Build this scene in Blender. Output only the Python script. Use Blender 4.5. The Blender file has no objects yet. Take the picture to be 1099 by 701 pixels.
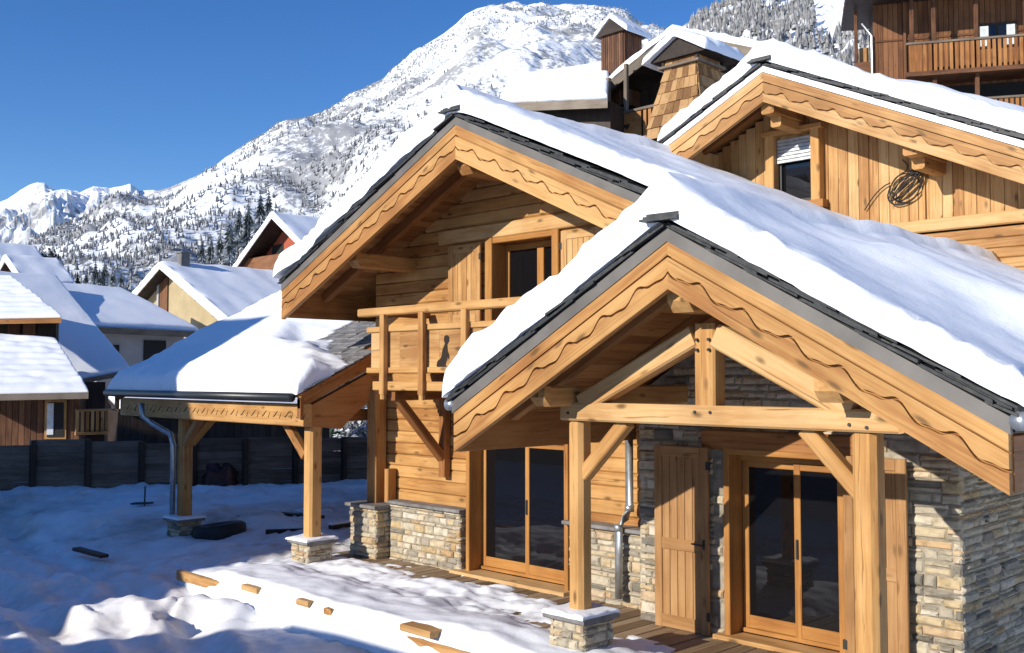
import bpy, math, random
import numpy as np
from mathutils import Vector, Matrix
random.seed(7); rng = np.random.default_rng(7)
S = bpy.context.scene
COL = S.collection
# ------------------------------------------------------------------ camera geometry (photo is 1099x701)
f_, cx_, cy_, EYE = 1100., 549.5, 350.5, 3.1
A_ = math.radians(44.7); P_ = math.atan(53.5 / f_)
CF = np.array([-math.cos(A_) * math.cos(P_), math.sin(A_) * math.cos(P_), math.sin(P_)])
CR = np.array([math.sin(A_), math.cos(A_), 0.]); CU = np.cross(CR, CF)
CC = np.array([0., 0., EYE])
def ray(x, y): return CF + CR * (x - cx_) / f_ - CU * (y - cy_) / f_
def at(x, y, t): return CC + ray(x, y) * t
def onX(x, y, v): d = ray(x, y); return CC + d * (v - CC[0]) / d[0]
def onY(x, y, v): d = ray(x, y); return CC + d * (v - CC[1]) / d[1]
def onZ(x, y, v): d = ray(x, y); return CC + d * (v - CC[2]) / d[2]
# ------------------------------------------------------------------ noise
def _h(i, j, k, seed):
    n = (i.astype(np.int64) * 374761393 + j.astype(np.int64) * 668265263 + k.astype(np.int64) * 2147483647 + seed * 1274126177) & 0x7fffffff
    n = ((n ^ (n >> 13)) * 1274126177) & 0x7fffffff
    n = ((n ^ (n >> 15)) * 668265263) & 0x7fffffff
    return ((n ^ (n >> 14)) & 0xffffff) / float(0xffffff)
def vn(x, y, z=0., seed=0):
    x, y, z = np.broadcast_arrays(np.asarray(x, float), np.asarray(y, float), np.asarray(z, float))
    i, j, k = np.floor(x), np.floor(y), np.floor(z)
    u, v, w = x - i, y - j, z - k
    u, v, w = [q * q * q * (q * (q * 6 - 15) + 10) for q in (u, v, w)]
    r = 0
    for a in (0, 1):
        for b in (0, 1):
            for c in (0, 1):
                r = r + _h(i + a, j + b, k + c, seed) * (u if a else 1 - u) * (v if b else 1 - v) * (w if c else 1 - w)
    return r * 2 - 1
def fbm(x, y, z=0., o=4, seed=0, g=.5):
    r = 0; a = 1.
    for q in range(o):
        r = r + a * vn(np.asarray(x) * 2 ** q + 17.3 * q, np.asarray(y) * 2 ** q - 9.1 * q, np.asarray(z) * 2 ** q, seed + q); a *= g
    return r
def ridged(x, y, o=5, seed=0):
    r = 0; a = 1.
    for q in range(o):
        r = r + a * (1 - np.abs(vn(np.asarray(x) * 2 ** q + 5.7 * q, np.asarray(y) * 2 ** q + 3.1 * q, 0, seed + q))) ** 2; a *= .5
    return r
def sstep(a, b, x):
    t = np.clip((np.asarray(x, float) - a) / (b - a), 0, 1); return t * t * (3 - 2 * t)
# ------------------------------------------------------------------ materials
def newmat(name):
    m = bpy.data.materials.new(name); m.use_nodes = True
    nt = m.node_tree; b = nt.nodes['Principled BSDF']
    return m, nt, b
def N(nt, t, **kw):
    n = nt.nodes.new(t)
    for k, v in kw.items():
        if hasattr(n, k): setattr(n, k, v)
        else: n.inputs[k].default_value = v
    return n
def ramp(nt, stops):
    r = nt.nodes.new('ShaderNodeValToRGB'); e = r.color_ramp.elements
    while len(e) < len(stops): e.new(.5)
    for q, (p, c) in zip(e, stops): q.position = p; q.color = (*c, 1)
    return r
def math_(nt, op, a, b=None, c=None):
    n = nt.nodes.new('ShaderNodeMath'); n.operation = op
    for i, v in enumerate((a, b, c)):
        if v is None: continue
        if isinstance(v, (int, float)): n.inputs[i].default_value = v
        else: nt.links.new(v, n.inputs[i])
    return n.outputs[0]
def mixc(nt, fac, a, b, mode='MIX'):
    n = nt.nodes.new('ShaderNodeMix'); n.data_type = 'RGBA'; n.blend_type = mode
    for s, v in ((n.inputs[0], fac), (n.inputs[6], a), (n.inputs[7], b)):
        if isinstance(v, (int, float)): s.default_value = v
        elif isinstance(v, tuple): s.default_value = (*v, 1)
        else: nt.links.new(v, s)
    return n.outputs[2]
def vscale(nt, src, sc):
    n = nt.nodes.new('ShaderNodeMapping'); n.inputs['Scale'].default_value = sc; nt.links.new(src, n.inputs['Vector']); return n.outputs[0]
def bump(nt, b, h, strength, dist):
    n = nt.nodes.new('ShaderNodeBump'); n.inputs['Strength'].default_value = strength; n.inputs['Distance'].default_value = dist
    nt.links.new(h, n.inputs['Height']); nt.links.new(n.outputs[0], b.inputs['Normal'])
def wood(name, light, mid, dark, knots=.5, rough=.62, tonevar=.5):
    m, nt, b = newmat(name); L = nt.links.new
    at_ = N(nt, 'ShaderNodeAttribute', attribute_name='gc'); tn = N(nt, 'ShaderNodeAttribute', attribute_name='tone')
    w = N(nt, 'ShaderNodeTexNoise', Scale=1.); w.inputs['Detail'].default_value = 2; L(vscale(nt, at_.outputs['Vector'], (.9, 3, 3)), w.inputs['Vector'])
    v = nt.nodes.new('ShaderNodeVectorMath'); v.operation = 'MULTIPLY_ADD'; L(w.outputs['Color'], v.inputs[0]); v.inputs[1].default_value = (0, .10, .10); L(at_.outputs['Vector'], v.inputs[2])
    g = N(nt, 'ShaderNodeTexNoise', Scale=1.); g.inputs['Detail'].default_value = 5; g.inputs['Roughness'].default_value = .65; L(vscale(nt, v.outputs[0], (.8, 26, 26)), g.inputs['Vector'])
    big = N(nt, 'ShaderNodeTexNoise', Scale=1.); big.inputs['Detail'].default_value = 3; L(vscale(nt, at_.outputs['Vector'], (1.1, 3.5, 3.5)), big.inputs['Vector'])
    r = ramp(nt, [(.36, dark), (.5, mid), (.64, light)])
    h = math_(nt, 'ADD', math_(nt, 'MULTIPLY', g.outputs[0], .55), math_(nt, 'MULTIPLY', big.outputs[0], .45))
    h2 = math_(nt, 'ADD', h, math_(nt, 'MULTIPLY', math_(nt, 'SUBTRACT', tn.outputs['Fac'], .5), tonevar * .5))
    L(h2, r.inputs[0]); c = r.outputs[0]
    vo = N(nt, 'ShaderNodeTexVoronoi', Scale=1.); L(vscale(nt, v.outputs[0], (2.6, 6.5, 6.5)), vo.inputs['Vector'])
    sep = nt.nodes.new('ShaderNodeSeparateColor'); L(vo.outputs['Color'], sep.inputs[0])
    on = math_(nt, 'GREATER_THAN', sep.outputs[0], .35)
    kr = ramp(nt, [(.09, (1, 1, 1)), (.24, (0, 0, 0))]); L(vo.outputs['Distance'], kr.inputs[0])
    k = math_(nt, 'MULTIPLY', math_(nt, 'MULTIPLY', kr.outputs[0], on), knots)
    c = mixc(nt, k, c, tuple(q * .28 for q in mid)); L(c, b.inputs['Base Color'])
    cr = N(nt, 'ShaderNodeTexNoise', Scale=1.); cr.inputs['Detail'].default_value = 2; L(vscale(nt, v.outputs[0], (.35, 34, 34)), cr.inputs['Vector'])
    crr = ramp(nt, [(.66, (1, 1, 1)), (.72, (.55, .5, .45))]); L(cr.outputs[0], crr.inputs[0])
    st = N(nt, 'ShaderNodeTexNoise', Scale=1.3); st.inputs['Detail'].default_value = 4; tc_ = N(nt, 'ShaderNodeTexCoord'); L(tc_.outputs['Object'], st.inputs['Vector'])
    srr = ramp(nt, [(.32, (.80, .77, .74)), (.55, (1, 1, 1)), (.75, (1.08, 1.06, 1.0))]); L(st.outputs[0], srr.inputs[0])
    c = mixc(nt, 1., mixc(nt, 1., c, crr.outputs[0], 'MULTIPLY'), srr.outputs[0], 'MULTIPLY'); L(c, b.inputs['Base Color'])
    b.inputs['Roughness'].default_value = rough; b.inputs['Specular IOR Level'].default_value = .25
    bump(nt, b, g.outputs[0], .35, .006)
    return m
M = {}
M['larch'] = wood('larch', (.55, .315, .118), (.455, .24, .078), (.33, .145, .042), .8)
M['larch_pale'] = wood('larch_pale', (.575, .37, .17), (.485, .275, .105), (.34, .165, .055), .9)
M['larch_red'] = wood('larch_red', (.40, .19, .065), (.33, .14, .042), (.22, .085, .025), .5)
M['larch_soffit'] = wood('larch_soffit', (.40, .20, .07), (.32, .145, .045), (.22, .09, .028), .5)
M['joinery'] = wood('joinery', (.44, .22, .065), (.38, .175, .048), (.30, .125, .034), .1, .45, .2)
M['leaf'] = wood('leaf', (.42, .24, .105), (.35, .185, .072), (.27, .13, .045), .6, .6, .15)
M['brown'] = wood('brown', (.19, .09, .045), (.135, .06, .028), (.075, .032, .016), .3)
M['red_brown'] = wood('red_brown', (.25, .115, .052), (.185, .08, .035), (.12, .05, .022), .3)
M['dark_wood'] = wood('dark_wood', (.062, .042, .03), (.042, .028, .02), (.024, .016, .012), .2)
M['fence_wood'] = wood('fence_wood', (.21, .155, .115), (.16, .115, .083), (.09, .065, .045), .3)
M['grey_wood'] = wood('grey_wood', (.24, .20, .155), (.19, .15, .11), (.12, .095, .07), .2)
M['shingle'] = wood('shingle', (.42, .25, .11), (.31, .17, .065), (.19, .095, .035), .1, .7, 1.1)
M['deck_wood'] = wood('deck_wood', (.34, .25, .16), (.27, .185, .11), (.17, .11, .06), .3, .7, .8)
def plain(name, col, rough=.6, metal=0., noise=.15, scale=6., bmp=0.):
    m, nt, b = newmat(name); L = nt.links.new
    tc = N(nt, 'ShaderNodeTexCoord'); n = N(nt, 'ShaderNodeTexNoise', Scale=scale); n.inputs['Detail'].default_value = 6; L(tc.outputs['Object'], n.inputs['Vector'])
    r = ramp(nt, [(.3, tuple(q * (1 - noise) for q in col)), (.7, tuple(min(1, q * (1 + noise)) for q in col))]); L(n.outputs[0], r.inputs[0]); L(r.outputs[0], b.inputs['Base Color'])
    b.inputs['Roughness'].default_value = rough; b.inputs['Metallic'].default_value = metal
    if bmp: bump(nt, b, n.outputs[0], bmp, .02)
    return m
def snowmat(name, col=(.86, .885, .92), sc=1.):
    m, nt, b = newmat(name); L = nt.links.new
    tc = N(nt, 'ShaderNodeTexCoord')
    n = N(nt, 'ShaderNodeTexNoise', Scale=5.5 * sc); n.inputs['Detail'].default_value = 8; n.inputs['Roughness'].default_value = .62; L(tc.outputs['Object'], n.inputs['Vector'])
    n2 = N(nt, 'ShaderNodeTexNoise', Scale=60. * sc); n2.inputs['Detail'].default_value = 4; L(tc.outputs['Object'], n2.inputs['Vector'])
    b.inputs['Base Color'].default_value = (*col, 1); b.inputs['Roughness'].default_value = .75; b.inputs['Specular IOR Level'].default_value = .12
    h = math_(nt, 'ADD', n.outputs[0], math_(nt, 'MULTIPLY', n2.outputs[0], .25)); bump(nt, b, h, .34, .035)
    return m
M['snow'] = snowmat('snow'); M['snow_far'] = snowmat('snow_far', (.84, .87, .91), .4)
def yardmat():
    m = snowmat('yard_snow'); nt = m.node_tree; b = nt.nodes['Principled BSDF']; L = nt.links.new
    tc = N(nt, 'ShaderNodeTexCoord'); n = N(nt, 'ShaderNodeTexNoise', Scale=.42); n.inputs['Detail'].default_value = 7; n.inputs['Roughness'].default_value = .68; L(tc.outputs['Object'], n.inputs['Vector'])
    r = ramp(nt, [(.44, (.84, .85, .865)), (.57, (.68, .64, .61)), (.72, (.42, .36, .31))]); L(n.outputs[0], r.inputs[0]); L(r.outputs[0], b.inputs['Base Color']); return m
M['yard_snow'] = yardmat()
M['slate'] = plain('slate', (.020, .022, .024), .55, 0, .45, 9, .5)
M['slate_grey'] = plain('slate_grey', (.17, .165, .16), .7, 0, .4, 5, .4)
M['flashing'] = plain('flashing', (.125, .115, .102), .5, .0, .25, 2.2)
M['zinc'] = plain('zinc', (.42, .44, .45), .38, .75, .25, 8)
M['dark_metal'] = plain('dark_metal', (.03, .033, .036), .4, .3)
M['iron'] = plain('iron', (.02, .02, .02), .5)
M['rubber'] = plain('rubber', (.014, .014, .015), .7, 0, .3, 20, .3)
M['tarp'] = plain('tarp', (.045, .010, .008), .55, 0, .3, 4, .4)
M['cut'] = plain('cut', (.02, .011, .006), .9)  # near-black colour imitating the shade inside cut-outs and carved grooves
M['plaster_yellow'] = plain('plaster_yellow', (.40, .315, .175), .85, 0, .12, 1.2, .2)
M['plaster_grey'] = plain('plaster_grey', (.36, .35, .34), .85, 0, .15, .8, .2)
M['concrete'] = plain('concrete', (.16, .15, .14), .85, 0, .25, 3, .3)
M['red_paint'] = plain('red_paint', (.34, .075, .035), .7, 0, .15, 2)
M['dark_room'] = plain('dark_room', (.012, .011, .010), .8)
M['white_paint'] = plain('white_paint', (.7, .7, .68), .6)
M['curtain'] = plain('curtain', (.62, .66, .68), .8)
M['bark'] = plain('bark', (.05, .036, .026), .9, 0, .4, 5, .5)
def stonemat():
    m, nt, b = newmat('stone'); L = nt.links.new
    at_ = N(nt, 'ShaderNodeAttribute', attribute_name='gc'); tn = N(nt, 'ShaderNodeAttribute', attribute_name='tone')
    r = ramp(nt, [(0., (.17, .155, .13)), (.15, (.36, .32, .25)), (.4, (.48, .425, .315)), (.58, (.46, .345, .19)), (.75, (.55, .495, .385)), (.9, (.43, .28, .14)), (1., (.57, .53, .44))]); L(tn.outputs['Fac'], r.inputs[0])
    n = N(nt, 'ShaderNodeTexNoise', Scale=9.); n.inputs['Detail'].default_value = 8; n.inputs['Roughness'].default_value = .65; L(at_.outputs['Vector'], n.inputs['Vector'])
    r2 = ramp(nt, [(.3, (.6, .57, .53)), (.52, (1, 1, 1)), (.75, (1.2, 1.16, 1.08))]); L(n.outputs[0], r2.inputs[0])
    L(mixc(nt, 1., r.outputs[0], r2.outputs[0], 'MULTIPLY'), b.inputs['Base Color']); b.inputs['Roughness'].default_value = .85; b.inputs['Specular IOR Level'].default_value = .2
    bump(nt, b, n.outputs[0], .7, .02); return m
M['stone'] = stonemat()
M['mortar'] = plain('mortar', (.27, .235, .18), .95, 0, .3, 12, .5)
def glass():
    m, nt, b = newmat('dark_glass'); L = nt.links.new
    b.inputs['Base Color'].default_value = (.006, .006, .007, 1); b.inputs['Roughness'].default_value = .015; b.inputs['Specular IOR Level'].default_value = .6
    tc = N(nt, 'ShaderNodeTexCoord'); n = N(nt, 'ShaderNodeTexNoise', Scale=.8); L(tc.outputs['Object'], n.inputs['Vector']); bump(nt, b, n.outputs[0], .04, .02)
    return m
M['glass'] = glass()
def veg(name, green, lo, hi, snowc=(.72, .75, .79), nsc=1.5):
    m, nt, b = newmat(name); L = nt.links.new
    ge = N(nt, 'ShaderNodeNewGeometry'); sp = nt.nodes.new('ShaderNodeSeparateXYZ'); L(ge.outputs['True Normal'], sp.inputs[0])
    tc = N(nt, 'ShaderNodeTexCoord'); n = N(nt, 'ShaderNodeTexNoise', Scale=nsc); n.inputs['Detail'].default_value = 4; L(tc.outputs['Object'], n.inputs['Vector'])
    z = math_(nt, 'ADD', math_(nt, 'ABSOLUTE', sp.outputs[2]), math_(nt, 'MULTIPLY', math_(nt, 'SUBTRACT', n.outputs[0], .5), 1.6))
    r = ramp(nt, [(lo, green), (hi, snowc)]); L(z, r.inputs[0]); L(r.outputs[0], b.inputs['Base Color']); b.inputs['Roughness'].default_value = .8; b.inputs['Specular IOR Level'].default_value = .15
    return m
M['conifer'] = veg('conifer', (.06, .07, .065), .08, .52, nsc=2.6)
M['conifer_dark'] = veg('conifer_dark', (.016, .022, .018), .6, .95, nsc=.9)
M['conifer_green'] = veg('conifer_green', (.03, .06, .03), .55, .85, nsc=2.5)
M['far_trees'] = veg('far_trees', (.15, .152, .156), .2, .72, nsc=.5)
M['far_forest'] = veg('far_forest', (.20, .198, .195), .2, .75, (.66, .67, .69), nsc=.35)
def rockmat(name, rock, lo, hi, nsc, amp, scrub=0.):
    m, nt, b = newmat(name); L = nt.links.new
    ge = N(nt, 'ShaderNodeNewGeometry'); sp = nt.nodes.new('ShaderNodeSeparateXYZ'); L(ge.outputs['Normal'], sp.inputs[0])
    tc = N(nt, 'ShaderNodeTexCoord'); n = N(nt, 'ShaderNodeTexNoise', Scale=nsc); n.inputs['Detail'].default_value = 9; n.inputs['Roughness'].default_value = .7; L(tc.outputs['Object'], n.inputs['Vector'])
    z = math_(nt, 'ADD', sp.outputs[2], math_(nt, 'MULTIPLY', math_(nt, 'SUBTRACT', n.outputs[0], .5), amp))
    r = ramp(nt, [(lo, rock), (hi, (.84, .87, .91))]); L(z, r.inputs[0]); c = r.outputs[0]
    if scrub:
        n1 = N(nt, 'ShaderNodeTexNoise', Scale=.17); n1.inputs['Detail'].default_value = 5; n1.inputs['Roughness'].default_value = .75; L(tc.outputs['Object'], n1.inputs['Vector'])
        n2 = N(nt, 'ShaderNodeTexNoise', Scale=.009); n2.inputs['Detail'].default_value = 5; L(tc.outputs['Object'], n2.inputs['Vector'])
        k = math_(nt, 'ADD', n1.outputs[0], math_(nt, 'MULTIPLY', math_(nt, 'SUBTRACT', n2.outputs[0], .5), .9))
        r2 = ramp(nt, [(.50, (0, 0, 0)), (.60, (1, 1, 1))]); L(k, r2.inputs[0]); c = mixc(nt, math_(nt, 'MULTIPLY', r2.outputs[0], scrub), c, (.16, .16, .165))
    L(c, b.inputs['Base Color']); b.inputs['Roughness'].default_value = .85; b.inputs['Specular IOR Level'].default_value = .1
    return m
# ------------------------------------------------------------------ mesh builder
class MB:
    def __init__(s): s.v = []; s.f = []; s.g = []; s.t = []; s.mi = []
    def add(s, verts, faces, gc=None, tone=None, mi=0):
        b = len(s.v); verts = [tuple(map(float, p)) for p in verts]
        off = np.array([random.uniform(0, 40) for _ in range(3)])
        s.v += verts
        gc = verts if gc is None else gc
        s.g += [tuple(np.asarray(q, float) + off) for q in gc]
        t = random.random() if tone is None else tone
        s.t += [t] * len(verts)
        s.f += [tuple(b + i for i in q) for q in faces]; s.mi += [mi] * len(faces)
    def beam(s, p0, p1, w, h, up=(0, 0, 1), ch=.01, tone=None, mi=0):
        p0 = np.array(p0, float); p1 = np.array(p1, float); d = p1 - p0; L = np.linalg.norm(d)
        if L < 1e-6: return
        d /= L; up = np.array(up, float)
        if abs(up @ d) > .99: up = np.array([0, 1., 0]) if abs(d[1]) < .9 else np.array([1., 0, 0])
        y = np.cross(up, d); y /= np.linalg.norm(y); z = np.cross(d, y)
        a, b = w / 2, h / 2; c = min(ch, a * .45, b * .45)
        sec = [(-a + c, -b), (a - c, -b), (a, -b + c), (a, b - c), (a - c, b), (-a + c, b), (-a, b - c), (-a, -b + c)] if c > 0 else [(-a, -b), (a, -b), (a, b), (-a, b)]
        n = len(sec); V = []; G = []
        for q in (0, L):
            for (yy, zz) in sec: V.append(p0 + d * q + y * yy + z * zz); G.append((q, yy, zz))
        F = [(i, (i + 1) % n, n + (i + 1) % n, n + i) for i in range(n)] + [tuple(range(n - 1, -1, -1)), tuple(range(n, 2 * n))]
        s.add(V, F, G, tone, mi)
    def box(s, x0, x1, y0, y1, z0, z1, tone=None, mi=0, ch=0., ax=None):
        d = [x1 - x0, y1 - y0, z1 - z0]; ax = int(np.argmax(d)) if ax is None else ax
        c = [(x0 + x1) / 2, (y0 + y1) / 2, (z0 + z1) / 2]; p0 = list(c); p1 = list(c); p0[ax] -= d[ax] / 2; p1[ax] += d[ax] / 2
        if ax == 0: s.beam(p0, p1, d[1], d[2], (0, 0, 1), ch, tone, mi)
        elif ax == 1: s.beam(p0, p1, d[0], d[2], (0, 0, 1), ch, tone, mi)
        else: s.beam(p0, p1, d[0], d[1], (0, 1, 0), ch, tone, mi)
    def prism(s, pts, vec, axis=(1, 0, 0), tone=None, mi=0):
        pts = [np.array(p, float) for p in pts]; vec = np.array(vec, float); n = len(pts)
        V = pts + [p + vec for p in pts]
        ax = np.array(axis, float); ax /= np.linalg.norm(ax); t = np.array([0, 0, 1.]) if abs(ax[2]) < .9 else np.array([1., 0, 0])
        b = np.cross(t, ax); b /= np.linalg.norm(b); c = np.cross(ax, b)
        G = [(p @ ax, p @ b, p @ c) for p in V]
        F = [tuple(range(n - 1, -1, -1)), tuple(range(n, 2 * n))] + [(i, (i + 1) % n, n + (i + 1) % n, n + i) for i in range(n)]
        s.add(V, F, G, tone, mi)
    def slab(s, p, th, axis=None, mi=0):        # four corners, thickened downwards
        p = [np.array(q, float) for q in p]; s.prism(p, (0, 0, -th), p[1] - p[0] if axis is None else axis, None, mi)
    def tube(s, path, r, n=10, mi=0, closed=False, caps=True):
        path = [np.array(p, float) for p in path]; m = len(path); V = []; G = []; L = 0
        rr = r if hasattr(r, '__len__') else [r] * m
        for i, p in enumerate(path):
            a = path[max(i - 1, 0)] if not closed else path[i - 1]; b = path[min(i + 1, m - 1)] if not closed else path[(i + 1) % m]
            d = b - a; d /= np.linalg.norm(d); u = np.array([0, 0, 1.]) if abs(d[2]) < .9 else np.array([1., 0, 0])
            x = np.cross(u, d); x /= np.linalg.norm(x); y = np.cross(d, x)
            if i: L += np.linalg.norm(p - path[i - 1])
            for k in range(n):
                t = 2 * math.pi * k / n; V.append(p + (x * math.cos(t) + y * math.sin(t)) * rr[i]); G.append((L, rr[i] * math.cos(t), rr[i] * math.sin(t)))
        F = []
        for i in range(m if closed else m - 1):
            for k in range(n):
                a = i * n + k; b = i * n + (k + 1) % n; j = (i + 1) % m
                F.append((a, b, j * n + (k + 1) % n, j * n + k))
        if caps and not closed: F += [tuple(range(n - 1, -1, -1)), tuple(range((m - 1) * n, m * n))]
        s.add(V, F, G, None, mi)
def obj(name, mb, mats, parent=None, smooth=False, loc=None):
    """one mesh object; vertices are given in world space when parent is an unrotated thing"""
    me = bpy.data.meshes.new(name)
    V = np.array(mb.v, float).reshape(-1, 3)
    root = parent
    while root is not None and root.parent is not None: root = root.parent
    if root is not None and not root.get('_local'): V = V - np.array(root.location)
    if loc is not None: V = V - np.array(loc)
    me.from_pydata([tuple(q) for q in V], [], mb.f)
    mats = mats if isinstance(mats, (list, tuple)) else [mats]
    for q in mats: me.materials.append(q)
    if any(mb.mi): me.polygons.foreach_set('material_index', mb.mi)
    if mb.g:
        a = me.attributes.new('gc', 'FLOAT_VECTOR', 'POINT'); a.data.foreach_set('vector', np.array(mb.g, np.float32).ravel())
        a = me.attributes.new('tone', 'FLOAT', 'POINT'); a.data.foreach_set('value', np.array(mb.t, np.float32))
    if smooth: me.polygons.foreach_set('use_smooth', [True] * len(me.polygons))
    me.update()
    o = bpy.data.objects.new(name, me); COL.objects.link(o)
    if parent is not None: o.parent = parent
    if loc is not None: o.location = tuple(loc)
    return o
def thing(name, label, cat, loc=(0, 0, 0), group=None, rz=0., local=False):
    o = bpy.data.objects.new(name, None); COL.objects.link(o); o.location = tuple(map(float, loc)); o.rotation_euler = (0, 0, rz)
    o['label'] = label; o['category'] = cat
    if group: o['group'] = group
    if local: o['_local'] = 1
    o.empty_display_size = .2
    return o
def tag(o, label, cat, group=None):
    o['label'] = label; o['category'] = cat
    if group: o['group'] = group
    return o
def grid_obj(name, X, Y, Z, mat, parent=None, keep=None, kind=None, smooth=True, bottom=None):
    """height grid; with bottom= it becomes a closed body"""
    n, m = X.shape; I = np.arange(n * m).reshape(n, m)
    V = np.stack([X, Y, Z], -1).reshape(-1, 3)
    q = np.stack([I[:-1, :-1], I[1:, :-1], I[1:, 1:], I[:-1, 1:]], -1)
    if keep is None: keep = np.ones((n - 1, m - 1), bool)
    F = q[keep].tolist()
    if bottom is not None:
        V = np.concatenate([V, np.stack([X, Y, bottom], -1).reshape(-1, 3)]); o = n * m
        F += [tuple(o + i for i in reversed(c)) for c in q[keep].tolist()]
        k = np.zeros((n + 1, m + 1), bool); k[1:-1, 1:-1] = keep[...] if False else False
        K = np.zeros((n + 1, m + 1), bool); K[1:n, 1:m] = keep
        for i, j in zip(*np.where(keep)):
            c = q[i, j]
            for (a, b, nb) in ((0, 1, K[i + 1, j]), (1, 2, K[i + 2, j + 1]), (2, 3, K[i + 1, j + 2]), (3, 0, K[i, j + 1])):
                if not nb: F.append((int(c[b]), int(c[a]), int(c[a]) + o, int(c[b]) + o))
    root = parent
    while root is not None and root.parent is not None: root = root.parent
    if root is not None and not root.get('_local'): V = V - np.array(root.location)
    me = bpy.data.meshes.new(name); me.from_pydata(V.tolist(), [], F); me.materials.append(mat)
    me.polygons.foreach_set('use_smooth', [smooth] * len(me.polygons)); me.update()
    o = bpy.data.objects.new(name, me); COL.objects.link(o)
    if parent is not None: o.parent = parent
    if kind: o['kind'] = kind
    return o
def axis_samples(a, b, ra, rb, res, k=8):
    """coordinates from a to b with rounded-edge sampling of radius ra / rb; returns positions and edge profile"""
    pos = []; pr = []
    s = np.linspace(0, 1, k)
    if ra: pos += list(a + ra * (1 - np.cos(s * math.pi / 2))); pr += list(np.sin(s * math.pi / 2) ** .45); a2 = a + ra
    else: a2 = a
    b2 = b - rb if rb else b
    n = max(2, int((b2 - a2) / res)); mid = np.linspace(a2, b2, n + 1)
    mid = mid[1 if ra else 0: -1 if rb else None]
    pos += list(mid); pr += [1.] * len(mid)
    if rb: pos += list(b - rb * (1 - np.cos(s[::-1] * math.pi / 2))); pr += list(np.sin(s[::-1] * math.pi / 2) ** .45)
    return np.array(pos), np.array(pr)
def snow_sheet(name, parent, x0, x1, y0, y1, base, thick, rx0=.25, rx1=.25, ry0=.25, ry1=0, res=.1, drop=None, en=.05, mat=None, rough=.014, seed=0):
    xs, px = axis_samples(x0, x1, rx0, rx1, res); ys, py = axis_samples(y0, y1, ry0, ry1, res)
    X, Y = np.meshgrid(xs, ys, indexing='ij'); PX, PY = np.meshgrid(px, py, indexing='ij')
    w = lambda d: np.clip(1 - d / .7, 0, 1)
    B = base(X, Y)
    nX, nY = X.copy(), Y.copy()
    if rx0: nX += w(X - x0) * en * fbm(Y * 1.3, X * .2, 3., 4, seed)
    if rx1: nX += w(x1 - X) * en * fbm(Y * 1.3, X * .2, 8., 4, seed)
    if ry0: nY += w(Y - y0) * en * (fbm(X * 1.2, Y * .2 + B * .3, 5., 4, seed + 3) + .5 * vn(X * 9, B * 9, 2., seed))
    if ry1: nY += w(y1 - Y) * en * fbm(X * 1.3, Y * .2, 6., 4, seed + 3)
    P = PX * PY
    T = thick(X, Y) * P
    T = T + (rough * fbm(X * 3, Y * 3, 0, 4, seed + 9) + (.25 * rough + .035 * (P < .995)) * (vn(X * 8, Y * 8, B * 8, seed + 1) + .6 * vn(X * 19, Y * 19, B * 19, seed + 2))) * np.clip(P * 3, 0, 1) * np.clip(thick(X, Y) * 6, 0, 1)
    keep = None
    if drop is not None:
        d = drop(nX, nY); keep = ~(d[:-1, :-1] & d[1:, :-1] & d[:-1, 1:] & d[1:, 1:])
    return grid_obj(name, nX, nY, B + T, mat or M['snow'], parent, keep, bottom=B - .004)
def snow_quad(name, parent, p, th, r=.18, res=.35, seed=0, mat=None, rough=.03, ribs=0.):
    """snow lying on a four-cornered roof plane p00,p10,p11,p01"""
    p = [np.array(q, float) for q in p]
    Lu = (np.linalg.norm(p[1] - p[0]) + np.linalg.norm(p[2] - p[3])) / 2; Lv = (np.linalg.norm(p[3] - p[0]) + np.linalg.norm(p[2] - p[1])) / 2
    us, pu = axis_samples(0, Lu, r, r, res, 5); vs, pv = axis_samples(0, Lv, r, r, res, 5)
    U, V = np.meshgrid(us / Lu, vs / Lv, indexing='ij'); PU, PV = np.meshgrid(pu, pv, indexing='ij')
    P = sum(c[..., None] * q for c, q in (((1 - U) * (1 - V), p[0]), (U * (1 - V), p[1]), (U * V, p[2]), ((1 - U) * V, p[3])))
    T = th * PU * PV + rough * fbm(U * Lu * 1.2, V * Lv * 1.2, 0, 3, seed) * PU * PV + ribs * np.abs(np.sin(V * Lv * math.pi / .62)) ** 1.5 * (1 + .8 * vn(U * Lu * 1.6, V * Lv * 3, 0, 3)) * PU * PV
    nrm = np.cross(p[1] - p[0], p[3] - p[0])
    Z = P[..., 2] + T
    if nrm[2] < 0: return grid_obj(name, P[::-1, :, 0], P[::-1, :, 1], Z[::-1], mat or M['snow_far'], parent, bottom=P[::-1, :, 2] + .002)
    return grid_obj(name, P[..., 0], P[..., 1], Z, mat or M['snow_far'], parent, bottom=P[..., 2] + .002)
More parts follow.
